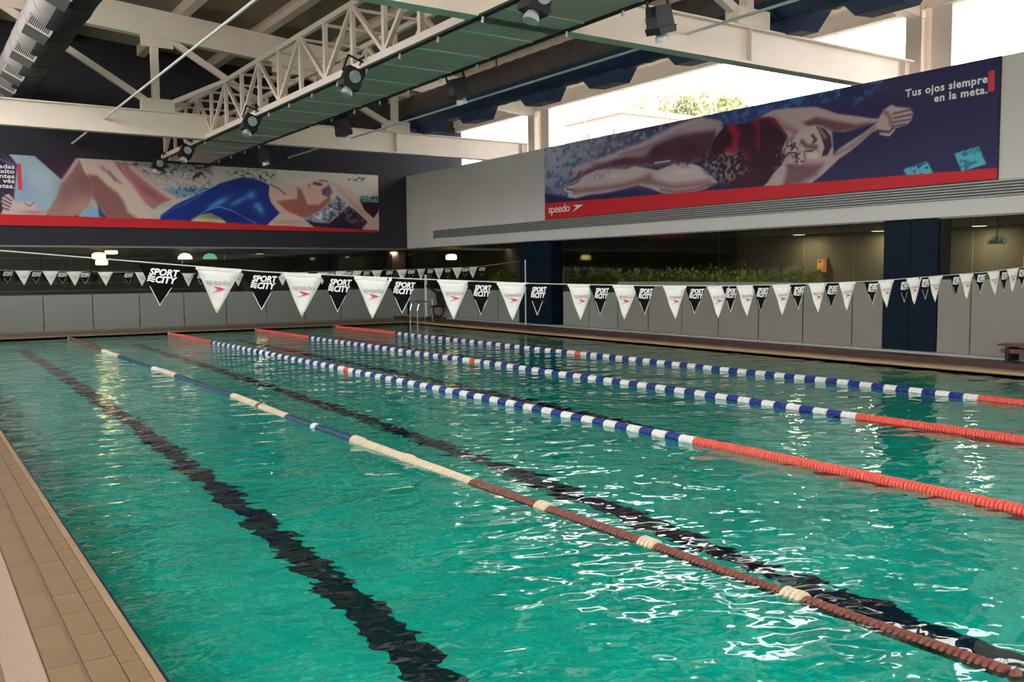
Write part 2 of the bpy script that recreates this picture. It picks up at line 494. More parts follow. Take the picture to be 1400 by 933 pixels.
# ------------------------------------------------------------------ roof trusses over the two beams
for (yb, nm) in ((24.05, 'farther'), (10.84, 'nearer')):
    t = thing('ceiling_beam', f'{nm} white steel I-beam spanning across the pool hall', 'beam')
    MB().box(XL, 16.78, yb - .015, yb + .015, 5.17, 5.71).build('web', M['steel_white'], t)
    MB().box(XL, 16.78, yb - .13, yb + .13, 5.71, 5.74).build('top_flange', M['steel_white'], t)
    MB().box(XL, 16.78, yb - .13, yb + .13, 5.125, 5.17).build('bottom_flange', M['steel_white'], t)
    for x in (1.3, 12.1, 16.5): MB().box(x, x + .02, yb - .12, yb + .12, 5.17, 5.71).build('stiffener', M['steel_white'], t)
    r = thing('roof_truss', f'sloping roof rafter with posts and braces above the {nm} beam', 'truss')
    slopebox(MB(), XL, XC, yb - .13, yb + .13, -.68, 0).build('rafter', M['steel_white'], r)
    rz = lambda x: roof_z(x) - .68
    for x in (5.5, 8.8, 12.1, 1.65):
        MB().bar((x, yb, 5.85), (x, yb, rz(x)), .17).build('post', M['steel_white'], r)
        MB().box(x - .33, x + .44, yb - .11, yb - .07, rz(x) - .24, rz(x) + .05).build('gusset', M['steel_white'], r)
        MB().box(x - .35, x + .42, yb - .15, yb + .15, 5.74, 6.03).build('base_plate', M['steel_white'], r)
    for (p, q) in (((5.24, 6.0), (2.1, rz(2.1) + .1)), ((5.9, rz(5.95) + .02), (8.6, 5.95)), ((9.15, rz(9.15)), (11.9, 5.95)), ((1.2, 6.0), (-1.5, rz(-1.5)))):
        MB().bar((p[0], yb, p[1]), (q[0], yb, q[1]), .14).build('brace', M['steel_white'], r)
    if yb > 20:
        MB().bar((5.85, yb, 5.96), (6.73, 22.3, 6.30), .1).bar((5.85, yb, 5.9), (6.73, 25.8, 6.30), .1).build('tie', M['steel_white'], r)

# ------------------------------------------------------------------ lighting catwalk (box truss along the hall)
cw = thing('lighting_catwalk', 'long white lattice catwalk with grey-green underside hung along the hall', 'catwalk')
CX0, CX1, CZ0, CZ1 = 6.73, 8.16, 5.125, 6.306
CY0, CY1 = 2.34, 28.8
for x in (CX0, CX1):
    MB().box(x - .05, x + .05, CY0, CY1, CZ0 + .02, CZ0 + .14).build('bottom_chord', M['steel_white'], cw)
    MB().box(x - .045, x + .045, CY0, CY1, CZ1 - .05, CZ1 + .05).build('top_chord', M['steel_white'], cw)
    y = 28.5; k = 0
    vm = None
    while y > CY0:
        inst('vertical', MB().box(-.035, .035, -.048, .048, CZ0 + .13, CZ1 - .05).mesh('vertical', M['steel_white']) if vm is None else vm, cw, (x, y, 0))
        y -= 1.235
    nodes = []
    y = 28.5
    while y > CY0 + 1.3:
        for s in (-1, 1):
            if y + s * 1.235 < CY1:
                MB().bar((x, y, CZ0 + .12), (x, y + s * 1.21, CZ1 - .04), .072).build('diagonal', M['steel_white'], cw)
        y -= 2.47
MB().box(CX0 - .05, CX0 + .05, CY0, CY1, CZ0 - .015, CZ0 + .02).box(CX1 - .05, CX1 + .05, CY0, CY1, CZ0 - .015, CZ0 + .02).build('edge_angle', M['black_metal'], cw)
pan = MB().box(0, 1.33, 0, 1.19, 0, .012).mesh('floor_panel', M['mesh_panel'])
bar_ = MB().box(0, 1.33, 0, .075, 0, .035).mesh('crossbar', M['crossbar'])
y = CY1 - 1.235
while y > CY0:
    inst('floor_panel', pan, cw, (CX0 + .05, y, CZ0)); inst('crossbar', bar_, cw, (CX0 + .05, y + 1.175, CZ0 - .012))
    for x in (CX0, CX1):
        if random.random() < .75: MB().bar((x, y + .4, CZ0 - .01), (x, y + .42, CZ0 - .09), .03, .02).build('clip', M['crossbar'], cw)
    MB().bar((CX0, y + 1.2, CZ1), (CX1, y + 1.2, CZ1), .05).build('top_strut', M['steel_white'], cw)
    y -= 1.235

# ------------------------------------------------------------------ floodlights
def floodlight(side):
    t = empty('floodlight')
    MB().prism([(-.12, 0), (.12, 0), (.15, -.24), (-.15, -.24)], lambda p, s: (p[0], -.09 + .18 * s, p[1] - .05)).build('housing', M['black_metal'], t)
    MB().prism([(-.15, 0), (.15, 0), (.13, -.08), (-.13, -.08)], lambda p, s: (p[0], -.12 + .24 * s, p[1] - .29)).build('visor', M['black_metal'], t)
    MB().tube((0, -.09, -.17), (.0, -.16, -.22), .085, 14).build('reflector', M['silver'], t, smooth=False)
    MB().lathe([(.09, -.06), (.085, 0), (.06, .05)], 12, 'z', (.0, -.0, -.41)).build('lens', M['silver'], t)
    MB().bar((-.17, 0, .1), (-.17, 0, -.16), .025).bar((.17, 0, .1), (.17, 0, -.16), .025).bar((-.17, 0, .1), (.17, 0, .1), .025).build('yoke', M['black_metal'], t)
    MB().path([(0, 0, .1), (.05, -.08, .16), (.0, -.14, .1), (.02, -.1, 0)], .012, 6).build('power_lead', M['black_metal'], t)
    return t


fl = floodlight(0)
spots = [(CX0 - .18, 14.42, 'on the left rail, second nearest in view'), (CX0 - .18, 19.82, 'on the left rail before the farther beam'),
         (CX0 - .18, 25.18, 'on the left rail just past the farther beam'), (CX0 - .18, 28.2, 'at the far end of the left rail'),
         (CX0 - .11, 9.16, 'on the left rail nearest the camera at the top edge'),
         (CX1 + .18, 8.98, 'on the right rail in front of the nearer beam'), (CX1 + .18, 14.19, 'on the right rail against the dark duct'),
         (CX1 + .18, 19.26, 'on the right rail over the farther beam'), (CX1 + .18, 24.7, 'on the right rail past the farther beam')]
for i, (x, y, w) in enumerate(spots):
    o = fl if i == 0 else copy_tree(fl)
    o.location = (x, y, CZ0 + .02); o.scale = (1.1, 1.1, 1.1)
    o.rotation_euler = (random.uniform(-.15, .1), .35 if x < 7 else .3, 0 if x < 7 else math.pi)
    tag(o, 'black catwalk floodlight ' + w, 'floodlight', 'floodlights along the catwalk')

# ------------------------------------------------------------------ cables
for (x, y0, y1, nm) in ((4.28, YN, 28.98, 'left of the catwalk'), (10.7, YN, 28.98, 'right of the catwalk')):
    tag(MB().tube((x, y0, 5.455), (x, y1, 5.455), .024, 8).build('tension_cable', M['cable']), f'thin pale tension cable running overhead {nm}', 'cable', 'overhead cables')

# ------------------------------------------------------------------ ducts
def duct(name, x, z, r, y0, y1, m, label, rib_step, dark, under):
    t = thing(name, label, 'duct', 'round ventilation ducts')
    sh = MB(); n = 48
    for i in range(n):
        for k in range(2): sh.v.append((x + r * math.cos(2 * math.pi * i / n), (y0, y1)[k], z + r * math.sin(2 * math.pi * i / n)))
    for i in range(n):
        j = (i + 1) % n; a_ = 360 * (i + .5) / n
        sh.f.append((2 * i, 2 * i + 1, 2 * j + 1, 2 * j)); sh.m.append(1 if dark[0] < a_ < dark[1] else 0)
    sh.f.append(tuple(2 * i for i in range(n))); sh.m.append(0); sh.f.append(tuple(2 * i + 1 for i in range(n))); sh.m.append(0)
    sh.build('duct_shell', [m, under], t, smooth=False)
    rb = MB().lathe([(r - .004, -.02), (r + .010, -.012), (r + .010, .012), (r - .004, .02)], 48, 'y')
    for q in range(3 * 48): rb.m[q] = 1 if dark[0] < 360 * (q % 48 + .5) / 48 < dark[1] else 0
    del rb.f[-2:]; del rb.m[-2:]
    ring = rb.mesh('seam_ring', [m, under])
    y = y0 + .3
    while y < y1:
        inst('seam_ring', ring, t, (x, y, z)); y += rib_step
    return t


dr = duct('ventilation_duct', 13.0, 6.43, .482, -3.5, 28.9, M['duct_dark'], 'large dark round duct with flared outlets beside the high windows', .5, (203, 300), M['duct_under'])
ob = MB()
# flared outlet boots on the lower right of the duct
for ty in (23.8, 21.3, 18.3, 15.8, 13.1, 10.9, 9.0, 6.6):
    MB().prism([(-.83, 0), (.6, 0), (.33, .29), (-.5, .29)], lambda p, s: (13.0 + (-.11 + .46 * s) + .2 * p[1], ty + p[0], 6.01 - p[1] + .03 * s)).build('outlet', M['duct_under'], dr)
for y in (4, 8, 12, 16, 20, 24): MB().bar((13.0, y, 6.88), (13.0, y, 7.9), .03).build('hanger', M['black_metal'], dr)
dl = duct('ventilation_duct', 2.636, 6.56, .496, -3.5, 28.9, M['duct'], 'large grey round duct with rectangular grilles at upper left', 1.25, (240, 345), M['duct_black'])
# grille outlets on the lower left of the left duct
for cyy in [on_x(p[0], p[1], 2.32)[1] for p in ((80, 3), (52, 45), (33, 84), (18, 106), (8, 122), (-4, 138))]:
    b = MB()
    # local frame: box pushed out along the direction pointing down-left towards the pool
    ang = math.radians(-118)
    dx, dz = math.cos(ang), math.sin(ang)
    tx, tz = -dz, dx
    P = lambda a, h, y: (2.636 + 1.1 * (dx * h + tx * a), cyy + 1.1 * y, 6.56 + 1.1 * (dz * h + tz * a))

    def pbox(mb, a0, a1, h0, h1, y0, y1):
        bb = len(mb.v)
        mb.v += [P(a, h, y) for h in (h0, h1) for (a, y) in ((a0, y0), (a1, y0), (a1, y1), (a0, y1))]
        for q in ((3, 2, 1, 0), (4, 5, 6, 7), (0, 1, 5, 4), (1, 2, 6, 5), (2, 3, 7, 6), (3, 0, 4, 7)):
            mb.f.append(tuple(bb + i for i in q)); mb.m.append(0)
        return mb
    o = pbox(MB(), -.28, .10, .36, .54, -.35, .35).build('outlet', M['duct_box'], dl)
    pbox(MB(), -.26, .08, .4, .52, -.362, -.352).build('grille_recess', M['grille_dark'], o)
    fr_ = MB()
    pbox(fr_, -.29, .11, .53, .555, -.38, -.35); pbox(fr_, -.29, .11, .36, .38, -.38, -.35)
    pbox(fr_, -.29, -.27, .36, .55, -.38, -.35); pbox(fr_, .08, .11, .36, .55, -.38, -.35)
    fr_.build('grille_frame', M['grille_frame'], o)
    g = MB()
    for q in range(12): pbox(g, -.265 + q * .03, -.253 + q * .03, .38, .53, -.375, -.355)
    gg = g.build('grille_bars', M['grille_frame'], o); gg['kind'] = 'stuff'
for y in (6, 12, 18, 24): MB().bar((2.636, y, 7.0), (2.636, y, 8.6), .03).build('hanger', M['black_metal'], dl)

# ------------------------------------------------------------------ louvre vent in the bulkhead
vt = thing('louvre_vent', 'long grey slatted air vent under the right banner', 'vent', loc=(XW, 0, 0))
MB().box(-.012, .0, 1.0, 27.0, 2.82, 3.09).build('backing', M['vent_dark'], vt)
for k in range(6):
    z = 2.825 + k * .047
    MB().prism([(-.045, 0), (-.012, .018), (-.012, .034), (-.045, .016)], lambda p, s: (p[0], 1.0 + 26 * s, z + p[1])).build('slat', M['vent'], vt)
MB().box(-.05, 0, 26.98, 27.02, 2.81, 3.09).build('frame', M['vent'], vt)

# ------------------------------------------------------------------ glazed partitions
def pane_row(ax, fixed, seams, ztop, zbase, wins, filmh):
    for i in range(len(seams) - 1):
        a, b = seams[i] + .012, seams[i + 1] - .012
        if b - a < .1: continue
        g = (MB().box(a, b, fixed, fixed + .012, zbase, ztop) if ax == 'x' else MB().box(fixed, fixed + .012, a, b, zbase, ztop)).build('pane', M['glass'], wins)
        h, m_ = filmh((a + b) / 2)
        if h: (MB().box(a, b, fixed - .008, fixed - .002, zbase, h) if ax == 'x' else MB().box(fixed - .008, fixed - .002, a, b, zbase, h)).build('frosted_film', m_, g)


wf = struct('window_6', MB().box(XL, XW, YW + .02, YW + .1, .05, .10).box(XL, XW, YW, YW + .1, BUL_B - .05, BUL_B), M['frame_grey'])
pane_row('x', YW + .05, [.75 + 1.3 * k for k in range(11)] + [XW], BUL_B - .05, .10, wf, lambda c: (1.12, M['film']))
wr = struct('window_7', MB().box(XW + .0, XW + .1, YN, YW, .155, .20).box(XW, XW + .1, YN, YW, BUL_B - .03, BUL_B), M['frame_grey'])
seams = [-3.95, -2.4, -1.0, .5, 1.6, 2.75, 3.89, 5.03, 6.17, 7.31, 8.45, 9.05]
pane_row('y', XW + .03, seams, BUL_B - .03, .2, wr, lambda c: (1.46, M['film_warm']))
seams = [10.1, 10.76] + [10.76 + 1.14 * k for k in range(1, 9)]
pane_row('y', XW + .03, seams, BUL_B - .03, .2, wr, lambda c: (1.40 if c < 17.6 else 1.12, M['film_warm'] if c < 17.6 else M['film']))
pane_row('y', XW + .03, [22.0 + 1.16 * k for k in range(7)], BUL_B - .03, .2, wr, lambda c: (1.12, M['film']))
for (a, b, nm) in ((9.05, 10.1, 'nearer wide'), (20.4, 21.95, 'farther')):
    t = thing('blue_pillar', f'{nm} dark blue glossy pillar between the right glass panes', 'pillar', 'dark blue pillars', loc=(XW, (a + b) / 2, .19))
    h = (b - a) / 2
    MB().box(-.0, .4, -h, -.006, 0, BUL_B - .19).build('cladding_panel', M['column_blue'], t)
    MB().box(-.0, .4, .006, h, 0, BUL_B - .19).build('cladding_panel', M['column_blue'], t)
    MB().box(.02, .38, -.006, .006, 0, BUL_B - .2).build('joint', M['black_metal'], t)

# rooms behind the glass
rm = struct('wall_back_right', MB().box(19.4, 19.6, YN, 38, 0, 2.6), M['interior_brown'])
struct('ceiling_right', MB().box(XW + .1, 21, YN, YW, 2.56, 2.75), M['interior_ceil'])
struct('floor_side', MB().box(XW + .1, 19.4, YN, YW + .0, -.1, .12), M['interior_floor'])
struct('wall_back_far', MB().box(-6, 19.6, 37, 37.2, 0, 2.6), M['interior_dark'])
struct('ceiling_far', MB().box(-6, 19.6, YW + .3, 37, 2.5, 2.7), M['interior_dark'])
struct('floor_back', MB().box(-6, 19.4, YW + .1, 37, -.1, .1), M['interior_floor'])
struct('wall_back_left', MB().box(-6.2, -6, YW, 37, 0, 2.6), M['interior_dark'])
struct('wall_partition', MB().box(19.0, 19.4, YW - .2, YW + .2, .12, 1.4), M['pink_wall'])

# ------------------------------------------------------------------ outside
struct('ground', MB().box(19.6, 160, -60, 160, -.5, 0).box(-160, XL - .2, -60, 160, -.5, 0).box(-160, 160, -60, YN - .2, -.52, -.02), M['ground'])

# ------------------------------------------------------------------ lettering helper
def text_mesh(name, txt, size, m, bold=0.0, align='CENTER', shear=0.0, depth=.0015, xs=1.0, spacing=1.0, line=1.0):
    cu = bpy.data.curves.new(name, 'FONT'); cu.body = txt; cu.size = size; cu.offset = bold; cu.align_x = align; cu.shear = shear
    cu.extrude = depth; cu.space_character = spacing; cu.space_line = line; cu.resolution_u = 2
    o = bpy.data.objects.new(name, cu); col.objects.link(o)
    bpy.context.view_layer.update()
    me = bpy.data.meshes.new_from_object(o.evaluated_get(bpy.context.evaluated_depsgraph_get()))
    bpy.data.objects.remove(o); bpy.data.curves.remove(cu)
    me.materials.clear(); me.materials.append(m); me.name = name
    me.transform(Matrix.Diagonal((xs, 1, 1, 1)))
    return me


# ------------------------------------------------------------------ printed banners
def vnoise(x, y, seed):
    """smooth value noise on arrays"""
    xi = np.floor(x).astype(int); yi = np.floor(y).astype(int); fx = x - xi; fy = y - yi
    fx = fx * fx * (3 - 2 * fx); fy = fy * fy * (3 - 2 * fy)

    def h(a, b):
        n = (a * 374761393 + b * 668265263 + seed * 69069) & 0x7fffffff
        n = ((n ^ (n >> 13)) * 1274126177) & 0x7fffffff
        return ((n ^ (n >> 16)) & 0xffff) / 65535.0
    return (h(xi, yi) * (1 - fx) + h(xi + 1, yi) * fx) * (1 - fy) + (h(xi, yi + 1) * (1 - fx) + h(xi + 1, yi + 1) * fx) * fy


class Print:
    """paints flat areas of ink on a grid of a banner; a = metres along it, b = height"""
    def __init__(s, a0, a1, b0, b1, step, conv):
        s.na = int(abs(a1 - a0) / step) + 1; s.nb = int((b1 - b0) / step) + 1
        s.a = np.linspace(a0, a1, s.na); s.b = np.linspace(b0, b1, s.nb)
        s.A, s.B = np.meshgrid(s.a, s.b); s.C = np.zeros((s.nb, s.na, 3)); s.conv = conv
        s.frame = (0, 0, 1)

    def px(s, p):
        x0, y0, k = s.frame
        return s.conv(x0 + p[0] / k, y0 + p[1] / k)

    def mixin(s, al, c):
        al = al[..., None]; s.C = s.C * (1 - al) + np.array(c, float) / 255 * al

    def poly(s, pts, c, feather=.02, alpha=1.0, tex=0.0, tsc=8, seed=1, raw=False):
        P = np.array(pts if raw else [s.px(p) for p in pts]); n = len(P)
        lo = P.min(0) - feather * 2; hi = P.max(0) + feather * 2
        inside = np.zeros(s.A.shape, bool); dist = np.full(s.A.shape, 1e9)
        for i in range(n):
            x1, y1 = P[i]; x2, y2 = P[(i + 1) % n]
            cond = ((y1 > s.B) != (y2 > s.B))
            with np.errstate(divide='ignore', invalid='ignore'):
                xi = (x2 - x1) * (s.B - y1) / (y2 - y1 + 1e-12) + x1
            inside ^= cond & (s.A < xi)
            dx, dy = x2 - x1, y2 - y1; L2 = dx * dx + dy * dy + 1e-12
            t = np.clip(((s.A - x1) * dx + (s.B - y1) * dy) / L2, 0, 1)
            dist = np.minimum(dist, np.hypot(s.A - x1 - t * dx, s.B - y1 - t * dy))
        sd = np.where(inside, dist, -dist)
        al = np.clip(sd / feather * .5 + .5, 0, 1); al = al * al * (3 - 2 * al) * alpha
        if tex: al = al * np.clip(1 - tex + tex * 2 * vnoise(s.A * tsc, s.B * tsc, seed), 0, 1)
        s.mixin(al, c); return s

    def blob(s, p, ra, rb, c, alpha=.8, rot=0.0):
        q = s.px(p); ca, sa = math.cos(rot), math.sin(rot)
        u = (s.A - q[0]) * ca + (s.B - q[1]) * sa; v = -(s.A - q[0]) * sa + (s.B - q[1]) * ca
        s.mixin(np.exp(-((u / ra) ** 2 + (v / rb) ** 2)) * alpha, c); return s

    def line(s, pts, w, c, alpha=1.0, soft=None):
        P = [s.px(p) for p in pts]; d = np.full(s.A.shape, 1e9)
        for (x1, y1), (x2, y2) in zip(P[:-1], P[1:]):
            dx, dy = x2 - x1, y2 - y1; L2 = dx * dx + dy * dy + 1e-12
            t = np.clip(((s.A - x1) * dx + (s.B - y1) * dy) / L2, 0, 1)
            d = np.minimum(d, np.hypot(s.A - x1 - t * dx, s.B - y1 - t * dy))
        soft = soft or w
        s.mixin(np.clip((w - d) / soft + .5, 0, 1) * alpha, c); return s

    def spray(s, pts, c, sc, thr, alpha=.8, seed=3, feather=.12):
        """speckled splash inside a polygon"""
        P = np.array([s.px(p) for p in pts]); keep = s.C.copy()
        n1 = vnoise(s.A * sc, s.B * sc * 1.3, seed) * .6 + vnoise(s.A * sc * 2.3, s.B * sc * 2.6, seed + 5) * .4
        msk = np.clip((n1 - thr) * 9, 0, 1)
        old = s.C.copy(); s.poly(pts, c, feather, alpha); s.C = old + (s.C - old) * msk[..., None]; return s

    def mesh(s, name, place, m):
        n = s.na * s.nb
        co = np.array([place(a, b) for a, b in zip(s.A.ravel(), s.B.ravel())], dtype=np.float32)
        idx = np.arange(n).reshape(s.nb, s.na)
        q = np.stack([idx[:-1, :-1], idx[:-1, 1:], idx[1:, 1:], idx[1:, :-1]], -1).reshape(-1, 4)
        me = bpy.data.meshes.new(name)
        me.vertices.add(n); me.vertices.foreach_set('co', co.ravel())
        me.loops.add(q.size); me.loops.foreach_set('vertex_index', q.ravel().astype(np.int32))
        me.polygons.add(len(q)); me.polygons.foreach_set('loop_start', np.arange(0, q.size, 4, dtype=np.int32))
        me.update(calc_edges=True)
        ca = me.color_attributes.new('ink', 'FLOAT_COLOR', 'POINT')
        C = np.clip(s.C.reshape(-1, 3), 0, 1); Lc = np.where(C <= .04045, C / 12.92, ((C + .055) / 1.055) ** 2.4)
        ca.data.foreach_set('color', np.concatenate([Lc, np.ones((n, 1))], 1).astype(np.float32).ravel())
        me.materials.append(m); return me


def ink_mat(name):
    Mt = bpy.data.materials.new(name); Mt.use_nodes = True; N = Mt.node_tree.nodes
    a = N.new('ShaderNodeVertexColor'); a.layer_name = 'ink'
    b = N['Principled BSDF']; b.inputs['Roughness'].default_value = .55; b.inputs['Specular IOR Level'].default_value = .3
    Mt.node_tree.links.new(a.outputs[0], b.inputs['Base Color']); return Mt


M['ink'] = ink_mat('banner_ink')

# --- right banner: swimmer in a dark red suit stretching to the right
B0, B1 = 3.11, 5.07
pr = Print(20.62, 8.04, B0, B1, .017, lambda x, y: (on_x(x, y, XW)[1], on_x(x, y, XW)[2]))
T = (pr.A - 20.62) / (8.04 - 20.62); V = (pr.B - B0) / (B1 - B0)
pr.C[:] = np.array((46, 42, 86)) / 255
pr.mixin(np.clip(1.15 - T * 2.6, 0, 1) * np.clip(.35 + V * .8, 0, 1), (176, 182, 206))
pr.mixin(np.clip(1 - np.abs(T - .55) * 4, 0, 1) * np.clip(V * 2 - 1.0, 0, 1), (52, 80, 150))
pr.frame = (740, 130, 3.889)
pr.spray([(20, 290), (400, 190), (900, 110), (960, 140), (700, 240), (500, 330), (250, 400), (150, 560), (25, 570)], (70, 78, 124), 7, .54, .6, 3)
pr.spray([(20, 290), (400, 190), (700, 150), (600, 230), (300, 360), (150, 480), (30, 500)], (172, 176, 196), 9, .56, .7, 8)
pr.poly([(20, 520), (120, 540), (300, 530), (500, 500), (700, 530), (950, 480), (1200, 470), (1200, 520), (20, 580)], (38, 38, 84), .06)
upper = [(165, 440), (190, 395), (250, 375), (330, 345), (430, 300), (540, 262), (640, 215), (760, 150), (860, 118), (960, 138), (978, 170), (930, 230), (905, 300), (870, 350), (780, 362), (640, 372), (560, 378), (480, 378), (430, 390), (330, 392), (260, 405), (210, 432), (178, 468)]
pr.poly(upper, (178, 152, 162), .035)
pr.poly([(170, 455), (250, 400), (330, 370), (450, 335), (560, 330), (620, 260), (720, 220), (830, 200), (930, 190), (935, 240), (900, 310), (860, 352), (640, 372), (480, 378), (330, 392), (210, 432)], (92, 52, 72), .09, .95)
pr.blob((640, 300), .5, .14, (78, 40, 60), .6); pr.blob((800, 290), .5, .16, (70, 34, 54), .7)
pr.line([(190, 395), (330, 345), (540, 262), (700, 180), (860, 125)], .06, (214, 192, 198), .75, .09)
pr.blob((850, 165), .5, .1, (206, 184, 190), .5); pr.line([(420, 320), (600, 270), (720, 215)], .03, (150, 110, 124), .5, .05)
pr.blob((430, 350), .4, .05, (84, 44, 62), .6); pr.blob((300, 370), .25, .05, (96, 56, 74), .5)
pr.poly([(130, 495), (200, 470), (232, 430), (300, 400), (380, 392), (450, 395), (500, 378), (560, 388), (620, 402), (700, 370), (790, 360), (850, 380), (900, 420), (945, 465), (880, 500), (800, 520), (720, 530), (650, 522), (590, 497), (520, 480), (440, 500), (350, 520), (260, 530), (190, 550), (145, 545), (150, 520), (128, 510)], (206, 184, 186), .03)
pr.line([(180, 512), (300, 500), (430, 485), (540, 455), (620, 470), (700, 490), (800, 480), (900, 465)], .07, (128, 84, 94), .75, .14)
pr.blob((400, 430), .45, .06, (226, 208, 208), .6); pr.blob((760, 410), .4, .07, (228, 210, 210), .6); pr.line([(640, 505), (720, 518), (820, 505), (930, 470)], .03, (110, 68, 80), .7, .05)
pr.blob((575, 440), .2, .12, (130, 90, 100), .7); pr.line([(140, 500), (175, 505)], .02, (70, 40, 50), .9); pr.line([(160, 460), (195, 440), (215, 405)], .03, (70, 44, 64), .7)
pr.spray([(280, 400), (380, 380), (360, 450), (280, 460)], (150, 150, 176), 12, .5, .7, 11)
suit = [(960, 165), (1010, 162), (1100, 148), (1200, 113), (1240, 125), (1290, 170), (1312, 250), (1290, 320), (1280, 380), (1240, 435), (1190, 485), (1100, 497), (1000, 490), (950, 462), (960, 400), (880, 350), (905, 290), (930, 230), (978, 172)]
pr.poly(suit, (62, 26, 44), .03)
pr.line([(1012, 170), (1045, 210), (1030, 290), (1000, 300)], .09, (190, 28, 60), .8, .14)
pr.line([(1150, 140), (1180, 190), (1165, 260), (1200, 270)], .09, (176, 26, 58), .7, .16)
pr.line([(1180, 122), (1235, 130), (1285, 175)], .04, (200, 40, 70), .8, .06)
pr.line([(1080, 300), (1110, 340)], .05, (160, 26, 54), .6, .1)
pr.spray([(870, 330), (960, 300), (1060, 300), (1110, 400), (1000, 470), (950, 462), (860, 400)], (150, 146, 150), 13, .5, .8, 13)
pr.spray([(700, 370), (900, 300), (980, 330), (950, 460), (860, 385)], (52, 40, 60), 10, .5, .8, 17)
pr.line([(610, 362), (690, 350)], .018, (220, 208, 212), .9)
# blue light streaks of the water
pr.spray([(940, 110), (1400, 0), (1400, 60), (1180, 110), (1020, 160)], (92, 126, 190), 9, .5, .7, 21)
pr.frame = (1040, 60, 3.889)
pr.spray([(0, 330), (300, 230), (640, 190), (700, 200), (560, 300), (300, 320), (60, 350), (0, 370)], (40, 112, 176), 8, .52, .8, 23)
pr.line([(640, 215), (560, 280), (500, 330)], .03, (50, 100, 160), .5, .06); pr.line([(600, 205), (650, 195)], .03, (60, 150, 190), .7, .05)
body = [(0, 395), (40, 370), (75, 352), (150, 343), (300, 335), (350, 350), (420, 374), (520, 385), (600, 398), (632, 398), (660, 352), (700, 325), (735, 337), (800, 342), (818, 372), (805, 410), (780, 432), (722, 450), (692, 487), (660, 482), (625, 460), (595, 472), (545, 520), (485, 570), (425, 610), (385, 650), (330, 700), (270, 745), (200, 768), (100, 770), (10, 772), (60, 700), (120, 640), (140, 600), (110, 560), (100, 500), (60, 440)]
pr.poly(body, (190, 164, 166), .025)
pr.poly([(385, 465), (450, 470), (520, 450), (590, 425), (625, 418), (560, 470), (480, 520), (420, 560), (395, 590)], (44, 40, 88), .03)   # water seen between the arms
pr.poly([(230, 420), (300, 390), (400, 410), (520, 430), (590, 415), (560, 440), (480, 462), (400, 468), (330, 440), (260, 440)], (104, 62, 76), .05, .9)
pr.poly([(150, 640), (260, 640), (340, 640), (300, 700), (220, 745), (120, 762), (140, 700)], (112, 74, 84), .09, .85)
pr.line([(70, 400), (130, 440), (190, 470)], .05, (120, 84, 96), .6, .12)
pr.line([(400, 590), (480, 550), (560, 490), (610, 450)], .035, (128, 92, 100), .6, .07)
pr.poly([(0, 395), (50, 388), (80, 400), (112, 440), (150, 490), (120, 560), (135, 610), (100, 650), (40, 740), (0, 768)], (58, 26, 46), .03)
pr.line([(10, 400), (60, 400), (110, 450), (140, 490)], .03, (170, 34, 66), .6, .05)
# head, cap and goggles
pr.poly([(160, 535), (200, 480), (240, 445), (300, 433), (350, 450), (380, 490), (385, 540), (360, 590), (320, 612), (270, 615), (230, 600), (235, 640), (190, 640), (170, 590)], (200, 178, 176), .02)
pr.poly([(300, 440), (345, 450), (378, 490), (385, 545), (362, 592), (330, 600), (345, 550), (330, 500)], (70, 48, 62), .02)
pr.line([(318, 455), (352, 500)], .03, (190, 170, 176), .6, .04); pr.line([(280, 488), (300, 510), (285, 525)], .03, (80, 46, 56), .9, .04)
pr.poly([(235, 570), (300, 560), (320, 580), (300, 560), (240, 600)], (90, 58, 66), .02); pr.poly([(240, 575), (310, 580), (305, 610), (240, 605)], (214, 200, 198), .02)
pr.line([(225, 520), (250, 545), (300, 550)], .045, (104, 66, 74), .8, .06)
pr.spray([(120, 540), (170, 500), (240, 590), (230, 650), (150, 640)], (72, 44, 56), 16, .45, .95, 31)
pr.spray([(90, 560), (180, 560), (200, 640), (80, 660)], (206, 190, 196), 16, .6, .8, 33)
# hands
for ln in ([(712, 372), (800, 352)], [(715, 395), (812, 376)], [(712, 418), (800, 402)], [(706, 440), (776, 428)]): pr.line(ln, .018, (96, 58, 70), .8, .02)
pr.line([(662, 360), (690, 385), (700, 430)], .04, (130, 90, 96), .7, .06); pr.line([(628, 462), (690, 470), (712, 450)], .022, (84, 50, 64), .9, .03)
pr.line([(640, 480), (690, 488), (716, 458)], .014, (220, 204, 200), .9, .02)
# two turquoise blocks
pr.poly([(765, 668), (890, 625), (925, 690), (785, 708)], (88, 178, 200), .012); pr.spray([(770, 660), (895, 625), (925, 690), (780, 705)], (24, 60, 100), 14, .55, .9, 41, .02)
pr.poly([(1035, 585), (1165, 545), (1205, 640), (1075, 680)], (86, 176, 196), .012); pr.spray([(1035, 585), (1165, 545), (1205, 640), (1075, 680)], (40, 100, 140), 14, .55, .8, 43, .02)
# red foot strip, taller at its left end
a_l, a_r = 20.7, 8.0
pr.poly([(a_l, B0 - .1), (a_l, B0 + .45), ((a_l + a_r) / 2, B0 + .31), (a_r, B0 + .17), (a_r, B0 - .1)], (204, 34, 48), .008, raw=True)
bn = thing('banner', 'long dark printed banner of a stretching swimmer in a red suit, right wall', 'banner', loc=(0, 0, 0))
MB().box(XW - .03, XW - .004, 8.03, 20.63, B0 - .01, B1 + .01).build('backing', M['black_metal'], bn)
inst('print', pr.mesh('print', lambda a, b: (XW - .034, a, b), M['ink']), bn)
MROT = Matrix.Rotation(math.radians(-90), 4, 'Z') @ Matrix.Rotation(math.radians(90), 4, 'X')     # text on the right wall, facing the pool


def wall_text(name, txt, size, m, y, z, parent, **k):
    o = inst(name, text_mesh(name, txt, size, m, **k), parent); o.matrix_local = Matrix.Translation((XW - .037, y, z)) @ MROT; return o


